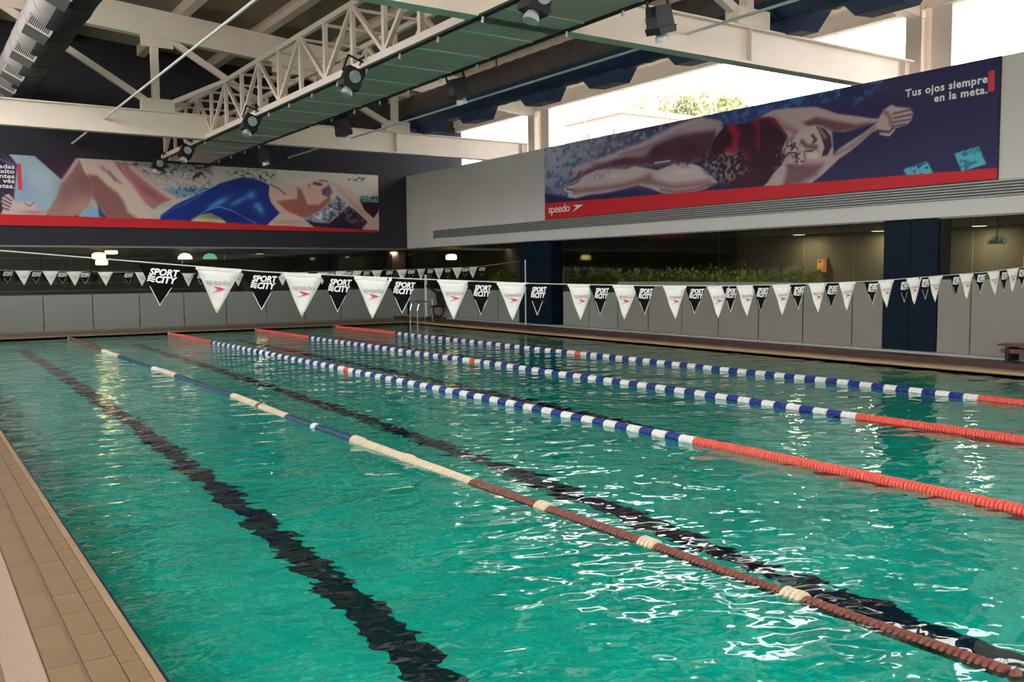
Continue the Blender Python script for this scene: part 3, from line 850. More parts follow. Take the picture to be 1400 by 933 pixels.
p = on_x(1352, 113, XW)
wall_text('lettering', 'Tus ojos siempre', .185, M['print_white'], p[1], p[2], bn, bold=.0045, align='RIGHT', spacing=1.1, xs=1.03)
p = on_x(1352, 127.5, XW)
wall_text('lettering', 'en la meta.', .185, M['print_white'], p[1], p[2], bn, bold=.0045, align='RIGHT', spacing=1.1, xs=1.03)
p = on_x(1357.5, 97, XW); q = on_x(1357.5, 125, XW)
MB().box(XW - .038, XW - .035, p[1] - .05, p[1] + .05, q[2], p[2]).build('red_bar', M['print_red'], bn)
p = on_x(751, 292, XW)
wall_text('lettering', 'speedo', .32, M['print_white'], p[1], p[2], bn, bold=.0, align='LEFT', xs=1.16, spacing=.9)


def arrow(parent, plane, pts, m):
    P = [plane(*q) for q in pts]
    b = MB(); b.quadface(P); return b.build('arrow_mark', m, parent)


arrow(bn, lambda x, y: tuple(on_x(740 + x / 14, 270 + y / 14, XW - .037)), [(612, 150), (800, 138), (596, 282), (680, 188)], M['print_white'])

# --- far banner: swimmer in a blue suit lying back with raised knees
b0, b1 = 3.09, 5.05
pf = Print(1.35, 13.9, b0, b1, .024, lambda x, y: (on_y(x, y, YW)[0], on_y(x, y, YW)[2]))
pf.C[:] = np.array((44, 34, 62)) / 255
pf.frame = (0, 200, 5.185)
pf.line([(0, 90), (100, 140)], .02, (150, 160, 190), .5); pf.line([(20, 60), (70, 110)], .015, (120, 130, 160), .4); pf.line([(10, 330), (100, 370)], .015, (110, 120, 150), .4)
pf.poly([(60, 55), (245, 70), (445, 245), (420, 360), (360, 480), (100, 480), (100, 350), (122, 130)], (160, 178, 196), .02)
pf.blob((170, 300), .25, .5, (132, 150, 196), .6); pf.blob((300, 220), .4, .3, (176, 196, 208), .6); pf.blob((210, 130), .4, .15, (150, 190, 180), .5)
pf.poly([(450, 80), (600, 60), (2800, 60), (2800, 560), (1050, 520), (700, 480), (440, 480)], (196, 188, 180), .05)
pf.poly([(245, 70), (560, 60), (500, 150), (445, 245)], (60, 36, 60), .03)
pf.poly([(900, 100), (1500, 110), (1500, 200), (1200, 170), (980, 140)], (110, 100, 104), .08, .5)
pf.spray([(880, 90), (1500, 100), (1500, 260), (1200, 200), (1000, 190), (900, 130)], (40, 34, 46), 9, .53, .95, 3)
pf.spray([(880, 120), (1500, 180), (1500, 300), (1100, 290), (960, 200)], (150, 140, 138), 14, .5, .6, 5)
pf.poly([(1150, 300), (1500, 300), (1500, 340), (1250, 370), (1160, 345)], (96, 150, 176), .06, .8); pf.spray([(1150, 300), (1500, 280), (1500, 350), (1180, 350)], (24, 60, 100), 14, .55, .9, 7)
pf.poly([(550, 495), (640, 412), (700, 455), (750, 510), (560, 510)], (130, 180, 204), .03)
pf.poly([(690, 400), (760, 520), (700, 500)], (40, 74, 120), .04)
pf.poly([(800, 105), (920, 125), (1000, 190), (1100, 265), (1180, 325), (1258, 370), (1150, 400), (1090, 450), (1020, 400), (950, 290), (850, 180)], (176, 116, 116), .03)
pf.line([(930, 150), (1020, 225), (1160, 330), (1230, 370)], .07, (220, 190, 184), .8, .1); pf.blob((1060, 330), .5, .14, (146, 78, 88), .7, -.6)
shin = [(440, 245), (490, 180), (535, 105), (560, 88), (640, 108), (690, 190), (660, 330), (625, 420), (560, 485), (520, 500), (290, 500), (350, 445), (405, 350)]
pf.poly(shin, (166, 124, 116), .025)
pf.blob((600, 250), .5, .45, (124, 80, 84), .75); pf.blob((560, 430), .5, .15, (186, 146, 134), .6, .5); pf.line([(445, 245), (500, 170), (545, 100)], .05, (214, 180, 172), .8, .07); pf.blob((470, 330), .2, .45, (130, 92, 92), .6, -.3)
thigh = [(560, 88), (700, 92), (800, 108), (860, 190), (950, 290), (1020, 395), (1060, 470), (1085, 525), (920, 520), (760, 505), (700, 420), (650, 350), (640, 250), (590, 170)]
pf.poly(thigh, (214, 186, 178), .02)
pf.poly([(620, 200), (690, 210), (760, 280), (830, 330), (880, 400), (905, 470), (980, 520), (760, 510), (700, 430), (650, 350)], (134, 84, 82), .07, .9)
pf.line([(720, 150), (800, 220), (850, 260)], .045, (150, 104, 110), .6, .08); pf.line([(770, 175), (820, 250)], .02, (110, 70, 84), .7, .04); pf.line([(860, 140), (950, 290), (1040, 410)], .045, (190, 140, 138), .7, .09)
pf.spray([(900, 480), (1000, 490), (1010, 525), (900, 520)], (140, 96, 100), 14, .5, .6, 9)
foot = [(6, 375), (25, 352), (60, 338), (92, 372), (110, 402), (180, 392), (250, 400), (250, 440), (300, 462), (340, 470), (310, 498), (0, 488), (20, 450)]
pf.poly(foot, (206, 178, 176), .02)
for ln in ([(24, 352), (80, 388)], [(8, 376), (80, 412)], [(8, 402), (70, 432)], [(4, 432), (60, 452)]): pf.line(ln, .02, (60, 36, 56), .9, .02)
pf.line([(170, 402), (210, 425), (240, 400)], .018, (150, 90, 96), .8, .02); pf.blob((240, 470), .35, .06, (160, 116, 110), .7)
# suit and upper body
pf.frame = (250, 200, 5)
pf.poly([(-170, 535), (-150, 470), (-60, 405), (0, 375), (150, 310), (250, 255), (330, 232), (400, 213), (480, 218), (540, 240), (592, 267), (585, 330), (600, 385), (640, 430), (662, 455), (610, 505), (560, 545), (310, 530), (0, 530)], (12, 40, 132), .02)
pf.poly([(60, 505), (120, 467), (190, 458), (250, 485), (310, 535), (50, 520)], (214, 206, 140), .02)
pf.line([(-150, 480), (-60, 425), (60, 370), (140, 320)], .03, (50, 100, 190), .7, .06); pf.line([(60, 500), (180, 430), (250, 415), (330, 440), (500, 530)], .02, (120, 130, 180), .9, .02)
for (p, a, b, c) in (((255, 380), .3, .1, .9), ((380, 375), .35, .08, .8), ((465, 335), .16, .12, .8), ((525, 430), .12, .18, .9), ((200, 410), .2, .06, .6), ((500, 405), .12, .08, .7)): pf.blob(p, a, b, (100, 196, 226), c * .75, .5)
pf.blob((300, 480), .9, .12, (8, 24, 84), .6); pf.blob((420, 260), .5, .1, (10, 28, 100), .5)
pf.line([(480, 215), (560, 240), (600, 262)], .03, (190, 196, 220), .7, .05)
pf.spray([(300, 180), (480, 160), (640, 190), (600, 260), (480, 210), (360, 215)], (50, 46, 60), 12, .53, .9, 13)
pf.poly([(590, 266), (650, 275), (700, 310), (770, 270), (850, 262), (900, 232), (950, 215), (1000, 250), (1010, 320), (1000, 380), (940, 440), (830, 492), (790, 500), (700, 455), (662, 460), (620, 410), (588, 340)], (214, 176, 160), .03)
pf.poly([(780, 285), (810, 300), (850, 400), (930, 400), (1000, 340), (1010, 370), (940, 440), (830, 490), (780, 480), (710, 440), (640, 380), (700, 370), (780, 360)], (156, 90, 78), .05, .9)
pf.line([(600, 265), (650, 290), (700, 330)], .02, (110, 60, 54), .9, .03); pf.line([(660, 380), (720, 370)], .03, (190, 110, 100), .8, .05); pf.line([(700, 425), (820, 470)], .035, (176, 100, 84), .8, .06); pf.line([(640, 360), (760, 350)], .03, (226, 190, 176), .7, .04)
pf.poly([(640, 160), (1100, 190), (1330, 210), (1330, 350), (1180, 380), (1100, 330), (1020, 250), (960, 222), (900, 232), (850, 262), (760, 270), (700, 240), (640, 200)], (212, 202, 190), .03)
pf.line([(895, 255), (940, 262)], .05, (110, 52, 56), .9, .04); pf.line([(855, 258), (865, 285)], .02, (140, 80, 80), .8, .03); pf.line([(935, 235), (985, 240)], .025, (120, 80, 80), .7, .04)
pf.poly([(942, 300), (1000, 262), (1020, 310), (1000, 350), (960, 340)], (130, 84, 116), .02); pf.line([(950, 330), (985, 290)], .018, (90, 40, 60), .9, .02); pf.line([(1000, 265), (1024, 320)], .012, (200, 150, 170), .9, .02)
pf.poly([(820, 492), (900, 468), (960, 430), (1000, 395), (1055, 340), (1105, 380), (1110, 430), (1055, 480), (1000, 528), (900, 522)], (150, 158, 176), .02)
pf.spray([(820, 492), (900, 468), (960, 430), (1000, 395), (1055, 340), (1105, 380), (1110, 430), (1055, 480), (1000, 528), (900, 522)], (60, 64, 92), 9, .5, .8, 19, .04)
pf.spray([(880, 500), (960, 430), (1050, 380), (1050, 460), (980, 520)], (226, 230, 232), 8, .5, .9, 23, .05); pf.line([(990, 380), (1010, 520)], .012, (90, 90, 110), .8, .02)
pf.poly([(830, 500), (900, 522), (1000, 528), (1055, 480), (1110, 430), (1130, 408), (1200, 460), (1262, 520), (1215, 568), (1000, 548), (880, 545)], (40, 28, 60), .02)
pf.spray([(1080, 440), (1130, 408), (1262, 520), (1215, 568), (1100, 500)], (130, 110, 120), 14, .52, .8, 29, .04)
pf.poly([(1020, 245), (1130, 278), (1205, 370), (1262, 440), (1340, 485), (1340, 580), (1222, 568), (1262, 518), (1180, 440), (1105, 372)], (212, 184, 166), .02)
pf.line([(1060, 290), (1140, 370), (1230, 460)], .06, (188, 150, 136), .6, .12)
pf.poly([(1208, 378), (1340, 385), (1332, 450), (1300, 492), (1240, 440)], (52, 20, 40), .015); pf.poly([(1205, 345), (1340, 345), (1340, 385), (1208, 378)], (100, 160, 156), .03, .9); pf.spray([(1205, 340), (1340, 340), (1340, 385), (1208, 378)], (30, 60, 60), 13, .55, .8, 31, .03)
pf.spray([(1060, 190), (1260, 200), (1250, 240), (1080, 235)], (84, 90, 120), 10, .52, .9, 37, .05)
pf.poly([(560, 550), (620, 500), (680, 463), (770, 468), (830, 505), (900, 558)], (216, 190, 176), .02); pf.blob((720, 520), .5, .07, (176, 140, 130), .6)
pf.poly([(1.2, b0 - .1), (1.2, b0 + .32), (6.5, b0 + .27), (9.8, b0 + .17), (14, b0 + .07), (14, b0 - .1)], (206, 32, 42), .008, raw=True)
bf = thing('banner', 'long printed banner of a reclining swimmer in a blue suit, far navy wall', 'banner')
MB().box(1.34, 13.91, YW - .03, YW - .004, b0 - .01, b1 + .01).build('backing', M['black_metal'], bf)
inst('print', pf.mesh('print', lambda a, b: (a, YW - .034, b), M['ink']), bf)
FROT = Matrix.Rotation(math.radians(90), 4, 'X')
for (py, txt) in ((231, 'ladas'), (237.6, 'éxito'), (244.2, 'ántes'), (250.6, 'a vés'), (257.6, 'estas.')):
    p = on_y(20, py, YW); o = inst('lettering', text_mesh('lettering', txt, .165, M['print_white'], bold=.003, align='RIGHT', xs=1.35), bf)
    o.matrix_local = Matrix.Translation((p[0], YW - .037, p[2])) @ FROT
p = on_y(25, 224, YW); q = on_y(27, 260, YW)
MB().quadface([(p[0] - .04, YW - .038, p[2]), (p[0] + .06, YW - .038, p[2]), (q[0] + .06, YW - .038, q[2]), (q[0] - .04, YW - .038, q[2])]).build('red_bar', M['print_red'], bf)

# ------------------------------------------------------------------ lane ropes
def float_mesh(m, r=.052):
    return MB().lathe([(.025, -.031), (r * .74, -.030), (r * .97, -.025), (r, -.016), (r * .97, -.007), (r * .74, -.001), (r * .74, .001), (r * .97, .007), (r, .016), (r * .97, .025), (r * .74, .030), (.025, .031)], 16, 'y').mesh('float', m)


FM = {k: float_mesh(M[k + '_fl'], .056 if k == 'cream' else .052) for k in ('white', 'blue', 'red', 'cream', 'navy', 'brown')}
FMBIG = float_mesh(M['cream_fl'], .066)
PITCH_ = .063


def zone_new(y, k):
    if y < 6.15 or y > 22.4: return 'red'
    if abs(y - 14.3) < .1: return 'red'
    if abs(y - 14.3) < .3: return 'white'
    ph = ((y - 6.15) / PITCH_) % 6
    return 'white' if ph < 3 else 'blue'


def zone_old(y, k):
    for (a, c) in ((2.86, 'brown'), (2.98, 'cream'), (3.94, 'brown'), (4.06, 'cream'), (5.0, 'brown'), (5.12, 'cream'), (6.01, 'brown'), (8.22, 'cream'), (9.2, 'navy'), (9.32, 'white'), (10.13, 'navy'), (11.05, 'cream'),
                   (11.2, 'brown'), (12.24, 'cream'), (15.33, 'navy'), (16.5, 'cream'), (16.9, 'white'), (17.6, 'navy'), (19.8, 'navy'), (21.7, 'cream')):
        if y < a: return c
    return 'brown'


RX = [3.66, 6.23, 8.73, 11.2]
RL = ['worn cream and red-brown lane rope, the lowest-slung and nearest to the left deck', 'blue and white lane rope with salmon near end, leftmost of the three bright ones',
      'blue and white lane rope with salmon near end, middle of the three bright ones', 'blue and white lane rope with salmon near end, closest to the right glass wall']
for ri, x in enumerate(RX):
    t = thing('lane_rope', RL[ri], 'lane rope', 'lane ropes', loc=(x, 0, 0))
    def zz(y): return (-.010 - .018 * min(1, max(0, (6.6 - y) / 1.5)) + .006 * math.sin(y * 1.7) if ri == 0 else .012 + .004 * math.sin(y * 1.3 + ri))
    def xx(y): return (.02 * math.sin(y * .55) if ri == 0 else .012 * math.sin(y * .4 + ri)) - (.10 * max(0, (5 - y) / 3.2) ** 1.2 if ri == 1 else 0)
    pts = [(xx(PY0 + .2 + k * .82), PY0 + .2 + k * .82, zz(PY0 + .2 + k * .82)) for k in range(31)]
    MB().path([(0, PY0, .02)] + pts[:-1] + [(0, PY1, .02)], .008, 6).build('cable', M['rope'], t)
    y = 1.9; k = 0; far = MB(); y0_ = y
    while y0_ - PITCH_ > PY0 + .2: y0_ -= PITCH_
    nr = MB()
    while y0_ < 1.89:
        nr.lathe([(.02, -.0285), (.05, -.008), (.05, .008), (.02, .0285)], 10, 'y', (xx(y0_), y0_, zz(y0_)), 0); y0_ += PITCH_
    o = nr.build('near_floats', M['brown_fl' if ri == 0 else 'red_fl'], t); o['kind'] = 'stuff'; mats = [M['white_fl'], M['blue_fl'], M['red_fl'], M['brown_fl']]
    while y < PY1 - .25:
        zn = (zone_old if ri == 0 else zone_new)(y, k)
        if y < 20.4:
            me = FM[zn]
            if ri == 0 and (8.02 < y < 8.22 or 7.06 < y < 7.18): me = FMBIG
            if ri == 0 and zn == 'cream' and y < 6: me = FMBIG
            o = inst('float', me, t, (xx(y), y, zz(y)), (random.uniform(-.05, .05), random.uniform(0, 3), random.uniform(-.04, .04)))
        else:
            mi = {'white': 0, 'blue': 1, 'red': 2, 'brown': 3, 'cream': 0, 'navy': 1}[zn]
            far.lathe([(.02, -.0285), (.05, -.008), (.05, .008), (.02, .0285)], 10, 'y', (xx(y), y, zz(y)), mi)
        y += PITCH_; k += 1
    o = far.build('far_floats', mats, t); o['kind'] = 'stuff'
    for ye in (PY0, PY1): MB().tube((0, ye - .02, .03), (0, ye + .02, .03), .03, 10).build('anchor', M['chrome'], t)

# ------------------------------------------------------------------ backstroke flags
def pennant_mesh(name, w, h, m, seed):
    b = MB(); n = 6; rows = []
    for j in range(n + 1):
        t = j / n; hw = w / 2 * (1 - t) + .003; r = []
        for i in range(5):
            u = -hw + 2 * hw * i / 4
            r.append(len(b.v)); b.v.append((u, .006 * math.sin(seed + 9 * u / w + 3 * t) * (.3 + t), -h * t))
        rows.append(r)
    for j in range(n):
        for i in range(4):
            b.f.append((rows[j][i], rows[j][i + 1], rows[j + 1][i + 1], rows[j + 1][i])); b.m.append(0)
    me = b.mesh(name, m, True)
    return me


def solid(o, th=.0016):
    md = o.modifiers.new('thickness', 'SOLIDIFY'); md.thickness = th; md.offset = 0; return o


W_ME = [pennant_mesh('cloth', .30, .305, M['flag_white'], s) for s in (0, 2)]
K_ME = [pennant_mesh('cloth', .28, .262, M['flag_black'], s) for s in (1, 4)]
HEM_W = MB().box(-.152, .152, -.004, .004, -.018, .004).mesh('hem', M['flag_white'])
HEM_K = MB().box(-.142, .142, -.004, .004, -.016, .004).mesh('hem', M['flag_black'])
SP = text_mesh('lettering', 'speedo', .055, M['print_grey'], bold=.0, xs=1.05, depth=.0006)
SPORT = text_mesh('lettering', 'SPORT', .060, M['print_white'], bold=.0022, shear=.25, xs=1.0, depth=.0006)
CITY = text_mesh('lettering', 'CITY', .060, M['print_white'], bold=.0022, shear=.25, xs=1.0, depth=.0006)
wv = MB()
for k in range(3):
    z = -.004 + k * .014
    P = [(-.022 + .044 * i / 6, .004 * math.sin(i * 1.05)) for i in range(7)]
    for i in range(6):
        wv.box(P[i][0] + k * .0025, P[i + 1][0] + k * .0025, -.0006, .0006, z + P[i][1], z + P[i][1] + .0095)
WAVES = wv.mesh('wave_mark', M['print_white'])
BOOM = MB().prism([(-.035, .022), (.052, .004), (-.052, -.030), (.006, -.003)], lambda p, s: (p[0], -.0006 + .0012 * s, p[1])).mesh('arrow_mark', M['print_red'])
eg = MB()
for s in (-1, 1): eg.prism([(0, -.263), (0, -.255), (s * .066, -.140), (s * .070, -.140)], lambda p, q: (p[0], -.0008 + .0016 * q, p[1]))
EDGE = eg.mesh('white_edge', M['print_white'])


def pennant(kind, x, z, Y, yaw, tilt, label, group, i, detail=True):
    t = empty('pennant', (x, Y, z)); t.rotation_euler = (random.uniform(-.03, .05), tilt, yaw)
    tag(t, label, 'pennant', group)
    if kind == 'w':
        solid(inst('cloth', W_ME[i % 2], t)); inst('hem', HEM_W, t)
        inst('lettering', SP, t, (0, -.009, -.112), (math.radians(90), 0, 0)); inst('arrow_mark', BOOM, t, (0.0, -.009, -.142))
    else:
        solid(inst('cloth', K_ME[i % 2], t)); inst('hem', HEM_K, t)
        inst('lettering', SPORT, t, (.012, -.009, -.064), (math.radians(90), 0, 0)); inst('lettering', CITY, t, (.022, -.009, -.112), (math.radians(90), 0, 0))
        inst('wave_mark', WAVES, t, (-.066, -.009, -.104)); inst('white_edge', EDGE, t, (0, -.006, 0))
    return t


WN = [(268, 365, 329, 369), (388, 373, 442, 377), (485, 378.6, 534, 381), (598, 383, 642, 385), (680, 387, 720, 387.5), (776, 389, 812, 390.6), (837.6, 390.6, 872, 391), (906.5, 392, 937, 392), (966.6, 392.4, 995.7, 392), (1007, 391.5, 1033, 391),
      (1056, 391, 1081.7, 389.7), (1105.4, 389, 1129, 388), (1146.7, 387.4, 1168.6, 386), (1200.6, 384.6, 1221, 383.4), (1239, 382, 1259, 380), (1268.8, 379.5, 1288, 378), (1311.6, 376, 1329.5, 375), (1349.7, 373, 1367, 371), (1376.4, 368.7, 1392, 367)]
KN = [(191, 361, 251, 366), (333, 371.7, 384, 374), (440.6, 377, 485, 379), (530, 381, 572, 383), (641, 386, 675, 387), (720, 389, 750, 389), (808, 390.6, 835, 391), (868, 391.5, 895, 392), (937, 392, 966, 392.2), (990, 392, 1010, 391.6),
      (1031, 391, 1053, 391), (1081, 390, 1101.7, 389), (1128, 388.4, 1148, 388), (1183, 385.7, 1202, 385), (1228, 384, 1245, 382), (1257, 380, 1273, 379), (1299.8, 377, 1315, 376), (1333, 374, 1349, 373), (1367, 371, 1380, 369.5), (1390, 367, 1405, 366)]
YF = 6.25
strpts = [(XL, 1.98), (.5, 1.795)]
for (kind, L_, wid, nm, dy) in (('w', WN, .30, 'white', -.006), ('k', KN, .28, 'black', .008)):
    for i, (x1, y1, x2, y2) in enumerate(L_):
        a = on_y(x1, y1, YF); b = on_y(x2, y2, YF); w_ = min(1, max(.78, (b[0] - a[0]) / wid))
        cx, cz = (a[0] + b[0]) / 2, (a[2] + b[2]) / 2
        th = math.atan2(cx, YF); yaw = (math.acos(w_ * math.cos(th)) - th) if w_ < .97 else random.uniform(-.03, .05)
        strpts.append((cx, cz))
        pennant(kind, cx, cz, YF + dy, yaw, -math.atan2(b[2] - a[2], b[0] - a[0]),
                f'{ORD[i]} {nm} triangular pennant from the left on the nearer flag line', f'{nm} pennants on the nearer flag line', i)
strpts.append((14.3, 1.76)); strpts.sort()
# keep the string a smooth sagging curve through the hems
sx = [strpts[0]] + [strpts[1]] + strpts[4:-2:4] + [strpts[-1]]
tag(MB().path([(x, YF, z + .006) for x, z in sx], .004, 6).build('flag_line', M['cable']), 'thin white cord carrying the larger nearer pennants', 'cord')
WF = [32, 69, 101.5, 144, 194, 257.4, 325, 386, 413, 440, 465, 487, 515, 549.5, 575.7, 600, 625, 646]
KF = [10, 49, 85, 116, 175, 225, 275, 345, 400, 427, 452, 476, 501, 532, 562, 588, 612, 636, 659]
Y2 = 22.0


def far_z(x): return 1.70 + .0028 * (x - 7.2) ** 2 - (.02 if 5 < x < 9 else 0) + .003
fx = []
for (kind, L_, nm, dy) in (('w', WF, 'white', -.006), ('k', KF, 'black', .008)):
    for i, pxx in enumerate(L_):
        X = on_y(pxx, 372, Y2)[0]
        pennant(kind, X, far_z(X), Y2 + dy, random.uniform(-.25, .25), random.uniform(-.02, .02),
                f'{ORD[i]} small {nm} pennant from the left on the farther flag line', f'{nm} pennants on the farther flag line', i)
tag(MB().path([(XL, Y2, 1.96)] + [(x, Y2, far_z(x) + .006) for x in np.linspace(1, 13.6, 12)] + [(14.62, 21.35, 1.97)], .004, 6).build('flag_line', M['cable']), 'thin white cord carrying the small farther pennants', 'cord')
for (x, y, nm) in ((14.62, 21.1, 'standing on the right ledge before the farther blue pillar'), (14.36, YF, 'holding the nearer flag line on the right deck')):
    t = thing('flag_post', 'slim pale steel flag post ' + nm, 'post', loc=(x, y, .155 if x > 14.42 else .07))
    MB().tube((0, 0, 0), (0, 0, 1.85), .018, 10).build('pole', M['cable'], t); MB().lathe([(.07, 0), (.07, .015), (.025, .04)], 14, 'z').build('base', M['chrome'], t)
    MB().bar((-.05, 0, 1.72), (.02, 0, 1.72), .02).build('hook', M['chrome'], t)

# ------------------------------------------------------------------ pool ladder and lift in the far corner
t = thing('pool_ladder', 'stainless pool ladder with curved handrails in the far right corner', 'ladder', loc=(PX1, 26.05, 0))
for y in (0, .5):
    MB().path([(-.10, y, -.7), (-.10, y, .45), (-.04, y, .66), (.10, y, .76), (.28, y, .72), (.42, y, .5), (.46, y, .07)], .021, 10).build('handrail', M['chrome'], t)
for z in (-.15, -.4, -.65): MB().box(-.14, -.06, .02, .48, z, z + .02).build('rung', M['chrome'], t)
p = on_x(583, 437, 14.35)
t = thing('pool_lift', 'white mast with dark lift seat and hose beside the far ladder', 'pool lift', loc=(14.35, p[1], .155))
t.location.x = 14.6; t.location.y = on_x(583, 437, 14.6)[1]
MB().tube((0, 0, 0), (0, 0, 1.45), .05, 12).build('mast', M['white_plastic'], t)
MB().bar((0, 0, 1.1), (.1, -.55, .85), .06).bar((.1, -.55, .85), (.1, -.62, .5), .05).build('arm', M['black_metal'], t)
MB().box(-.1, .25, -.85, -.45, .38, .44).box(.2, .25, -.85, -.45, .44, .9).build('seat', M['black_metal'], t)
MB().tube((.1, -.25, 0), (.1, -.25, .62), .03, 10).build('support', M['white_plastic'], t)
MB().box(-.12, .3, -.95, .12, 0, .05).build('base', M['riser'], t)
MB().path([(.12 + .2 * math.cos(a), -.6, .25 + .2 * math.sin(a)) for a in np.linspace(0, 6.28, 14)], .025, 6).build('hose', M['black_metal'], t)

# ------------------------------------------------------------------ bench on the right ledge
t = thing('bench', 'low brown wooden bench against the right glass, cut by the frame edge', 'bench', loc=(14.66, 6.75, .17))
for k in range(3): MB().box(-.17 + k * .115, -.07 + k * .115, -1.15, .95, .24, .275).build('slat', M['bench_wood'], t)
for y in (-1.0, .8):
    MB().box(-.16, .16, y - .03, y + .03, .0, .24).build('leg', M['black_metal'], t)
MB().box(-.15, .15, -1.1, .9, .13, .2).build('rail', M['bench_wood'], t)

# ------------------------------------------------------------------ things seen through the glass
def pendant(x, y, z, kind, label, group):
    t = thing('pendant_lamp', label, 'lamp', group, loc=(x, y, z))
    if kind == 'drum': MB().lathe([(.15, -.09), (.2, -.07), (.2, .06), (.12, .11)], 20, 'z').build('shade', M['glow_warm'], t)
    elif kind == 'dome': MB().lathe([(.23, -.08), (.21, .0), (.14, .08), (.04, .11)], 20, 'z').build('shade', M['glow_white'], t)
    else: MB().lathe([(.23, -.08), (.21, .0), (.14, .08), (.04, .11)], 20, 'z').build('shade', M['glow_green'], t)
    MB().tube((0, 0, .1), (0, 0, (2.56 if x > 15 and y < 29 else 2.5) - z + .03), .008, 6).build('cord', M['black_metal'], t)


for (px_, py_, Y, k, lb) in ((135, 350.5, 31.2, 'drum', 'large glowing drum pendant lamp behind the far glass, left'), (152, 344, 33.0, 'drum', 'smaller glowing drum pendant just right of the large one'),
                             (139, 359, 34.5, 'drum', 'low glowing drum pendant under the large one'), (253, 351, 31.0, 'dome', 'white glowing dome pendant above the first white pennant'),
                             (287, 351, 31.0, 'green', 'pale green dome pendant right of the white dome')):
    p = on_y(px_, py_, Y); pendant(p[0], Y, p[2], k, lb, 'pendant lamps behind the far glass')
p = on_x(617, 352, 16.8); pendant(16.8, p[1], p[2], 'drum', 'yellow glowing pendant lamp seen behind the glass near the corner', 'pendant lamps behind the far glass')


def downlight(px_, py_, zc, label):
    d = ray(px_, py_); q = EYE + d * ((zc - .03 - EYE[2]) / d[2])
    t = thing('ceiling_downlight', label, 'light', 'recessed ceiling lights behind the glass', loc=(q[0], q[1], zc - .03))
    MB().lathe([(.14, 0), (.14, .025)], 18, 'z').build('diffuser', M['glow_dim'], t); MB().lathe([(.17, .004), (.17, .03)], 18, 'z').build('rim', M['frame_grey'], t)
    area_light('downlight_glow', (q[0], q[1], zc - .05), .2, .2, 17, (1, .92, .76))


downlight(355, 347.5, 2.5, 'small round ceiling light behind far glass above second black pennant')
downlight(533, 350, 2.5, 'round ceiling light near the far right corner, lower of two')
downlight(538, 344.8, 2.5, 'round ceiling light near the far right corner, upper of two')
downlight(1339, 309.5, 2.56, 'flat ceiling light behind right glass, right of the wide blue pillar')
downlight(1200, 316.5, 2.56, 'flat ceiling light just left of the wide blue pillar')
downlight(1092, 321.5, 2.56, 'faint ceiling light behind right glass, well left of wide pillar')
downlight(880, 335, 2.56, 'faint ceiling light behind the middle of the right glass')
p = on_x(1362, 328, 15.6)
t = thing('cloud_sign', 'small white cloud-shaped wall sign behind the glass at far right', 'sign', loc=(15.6, p[1], p[2]))
cb = MB()
for (y, z, r) in ((.11, -.03, .05), (.03, .0, .07), (-.05, .01, .065), (-.12, -.025, .05)): cb.tube((0, y, z), (.03, y, z), r, 16)
cb.box(0, .03, -.12, .11, -.08, -.03).build('plate', M['white_plastic'], t)
MB().bar((.02, 0, .05), (.02, 0, 2.56 - p[2]), .012).build('hanger', M['black_metal'], t)
# planted hedge in a trough behind the right glass
t = thing('hedge_planter', 'long planter of bright green hedge glimpsed behind the right glass', 'planter', loc=(17.6, 0, .12))
MB().box(-.25, .25, 13.5, 27.5, 0, 1.15).build('trough', M['interior_dark'], t)
lb = MB()
for k in range(5200):
    c = Vector((random.uniform(-.3, .3), random.uniform(13.5, 27.5), 1.12 + abs(random.gauss(.14, .14)))); n = Vector((random.gauss(0, 1), random.gauss(0, 1), random.gauss(0, 1))).normalized()
    a = n.orthogonal().normalized() * .055; b_ = n.cross(a).normalized() * .035
    lb.quadface([c - a, c + b_, c + a, c - b_])
o = lb.build('foliage', M['hedge_leaf'], t); o['kind'] = 'stuff'
# bar counter, shelving and tables behind the far glass
t = thing('bar_counter', 'dark bar counter with pale top behind the far glass', 'counter', loc=(6.0, 33.5, .1))
MB().box(-4, 2.5, -.3, .3, 0, 1.05).build('body', M['interior_dark'], t); MB().box(-4.1, 2.6, -.38, .38, 1.05, 1.1).build('worktop', M['interior_brown'], t)
for k in range(7): MB().box(-3.9 + k * .92, -3.06 + k * .92, -.32, -.3, .08, .98).build('panel', M['interior_brown'], t)
t = thing('shelf_unit', 'dark back shelving with boards behind the bar counter', 'shelves', loc=(5.2, 36.6, .1))
for k in range(5): MB().box(-4, 3, -.2, .2, .4 + k * .45, .44 + k * .45).build('shelf', M['interior_brown'], t)
for k in range(8): MB().box(-4 + k, -3.96 + k, -.2, .2, 0, 2.3).build('upright', M['interior_dark'], t)
for i, (x, nm) in enumerate(((9.6, 'left'), (11.6, 'middle'), (13.4, 'right'))):
    t = thing('cafe_table', f'{nm} round cafe table in the dim room behind the far glass', 'table', 'cafe tables behind the far glass', loc=(x, 32.2, .1))
    MB().lathe([(.38, .72), (.38, .75)], 18, 'z').build('tabletop', M['interior_brown'], t); MB().tube((0, 0, .02), (0, 0, .72), .03, 8).build('leg', M['black_metal'], t); MB().lathe([(.22, 0), (.2, .02)], 14, 'z').build('base', M['black_metal'], t)
t = thing('pink_pillar', 'pinkish square pillar behind the far glass near the right corner', 'pillar', loc=(on_y(541, 370, 31.5)[0], 31.5, .1))
MB().box(-.28, .28, -.28, .28, 0, 2.4).build('shaft', M['pink_wall'], t); MB().box(-.3, .3, -.3, .3, 0, .12).build('plinth', M['interior_dark'], t)
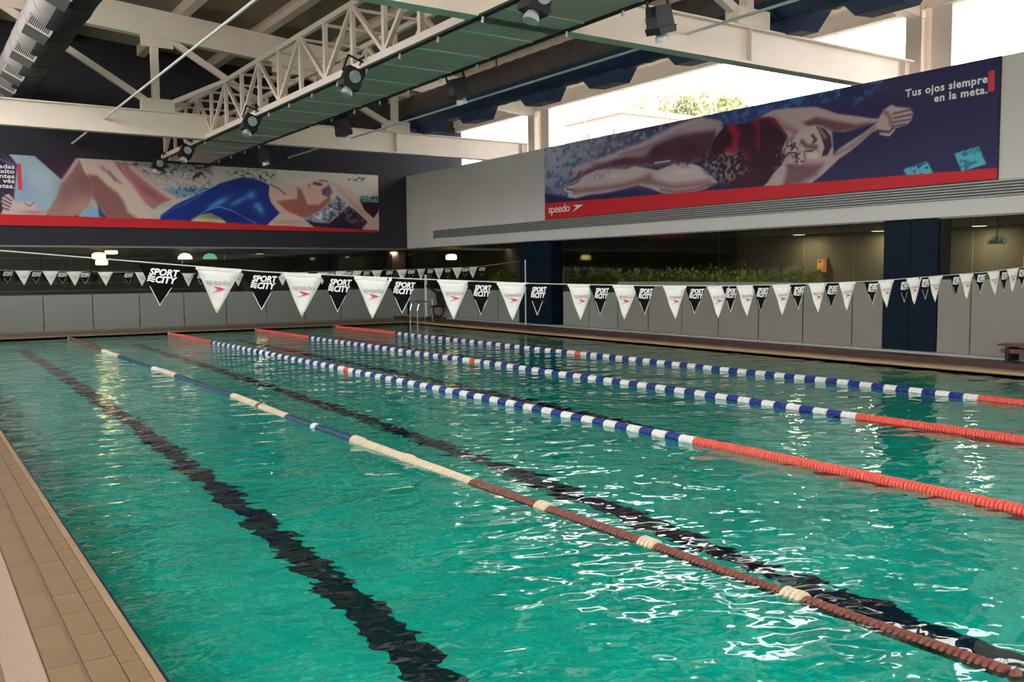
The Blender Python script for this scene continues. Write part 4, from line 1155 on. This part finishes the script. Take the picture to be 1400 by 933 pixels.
for (y, lbl) in ((11.6, 'amber wall lamp glowing behind the right glass, left of the wide pillar'), (7.6, 'amber wall lamp glowing behind the right glass at the frame edge')):
    t = thing('wall_lamp', lbl, 'lamp', loc=(19.36, y * 1.27, 1.75))
    MB().box(0, .03, -.12, .12, -.2, .2).build('back_plate', M['frame_grey'], t); MB().box(-.12, 0, -.09, .09, -.16, .16).build('shade', mat('amber_shade', (190, 130, 80), .5, emit=(255, 160, 80), estr=.35), t)

# ------------------------------------------------------------------ outside: trees and a pale house beyond the high windows
def tree(x, y, h, crown, label, seed):
    rnd = random.Random(seed); t = thing('tree', label, 'tree', 'trees outside the high windows', loc=(x, y, 0))
    tr = MB(); tr.tube((0, 0, 0), (.1, .1, h * .6), .32, 10, .2)
    for k in range(5):
        a = rnd.uniform(0, 6.28); tr.tube((.1, .1, h * .5 + k * .4), (crown * .6 * math.cos(a), crown * .6 * math.sin(a), h * .78), .1, 6, .04)
    tr.build('trunk', M['bark'], t)
    fb = MB(); cl = [(rnd.uniform(-1, 1) * crown * .7, rnd.uniform(-1, 1) * crown * .7, h * rnd.uniform(.62, .9), crown * rnd.uniform(.25, .5)) for _ in range(12)] + [(0, 0, h * .85, crown * .5)]
    for (cx_, cy_, cz_, r) in cl:
        for k in range(170):
            n = Vector((rnd.gauss(0, 1), rnd.gauss(0, 1), rnd.gauss(0, 1))).normalized(); c = Vector((cx_, cy_, cz_)) + n * r * rnd.uniform(.6, 1.05)
            m_ = Vector((rnd.gauss(0, 1), rnd.gauss(0, 1), rnd.gauss(0, 1))).normalized(); a = m_.orthogonal().normalized() * .2; b_ = m_.cross(a).normalized() * .13
            fb.quadface([c - a, c + b_, c + a, c - b_])
    o = fb.build('foliage', M['leaf'], t); o['kind'] = 'stuff'


for (px_, py_, X, cr_, lb_, sd) in ((888, 122, 44, 3.0, 'tallest pale green tree in the middle of the high window', 1), (938, 118, 53, 2.4, 'green tree just right of the tallest one outside', 2),
                                    (985, 120, 44, 2.4, 'pale green tree farthest right outside the high window', 3), (1026, 130, 54, 2.2, 'low tree partly hidden at the banner top, right', 6),
                                    (850, 146, 60, 2.0, 'small leafy tree left of the tallest one outside', 4), (812, 172, 66, 2.2, 'low bushy tree at the left end of the window view', 5)):
    p = on_x(px_, py_, X); tree(X, p[1], p[2] * 1.02, cr_, lb_, sd)
t = thing('house', 'pale pinkish building with flat roof outside the high windows', 'house', loc=(34, on_x(868, 155, 34)[1], 0))
hz = on_x(868, 163, 34)[2]
MB().box(-3, 3, -2.4, 2.4, 0, hz - .3).build('wall', M['house'], t); MB().box(-3.2, 3.2, -2.5, 2.5, hz - .3, hz).build('roof', M['house'], t)
for k in range(2): MB().box(-3.05, -3.0, -1.8 + k * 2.1, -.7 + k * 2.1, hz - 2.2, hz - 1).build('window', M['frame_grey'], t)
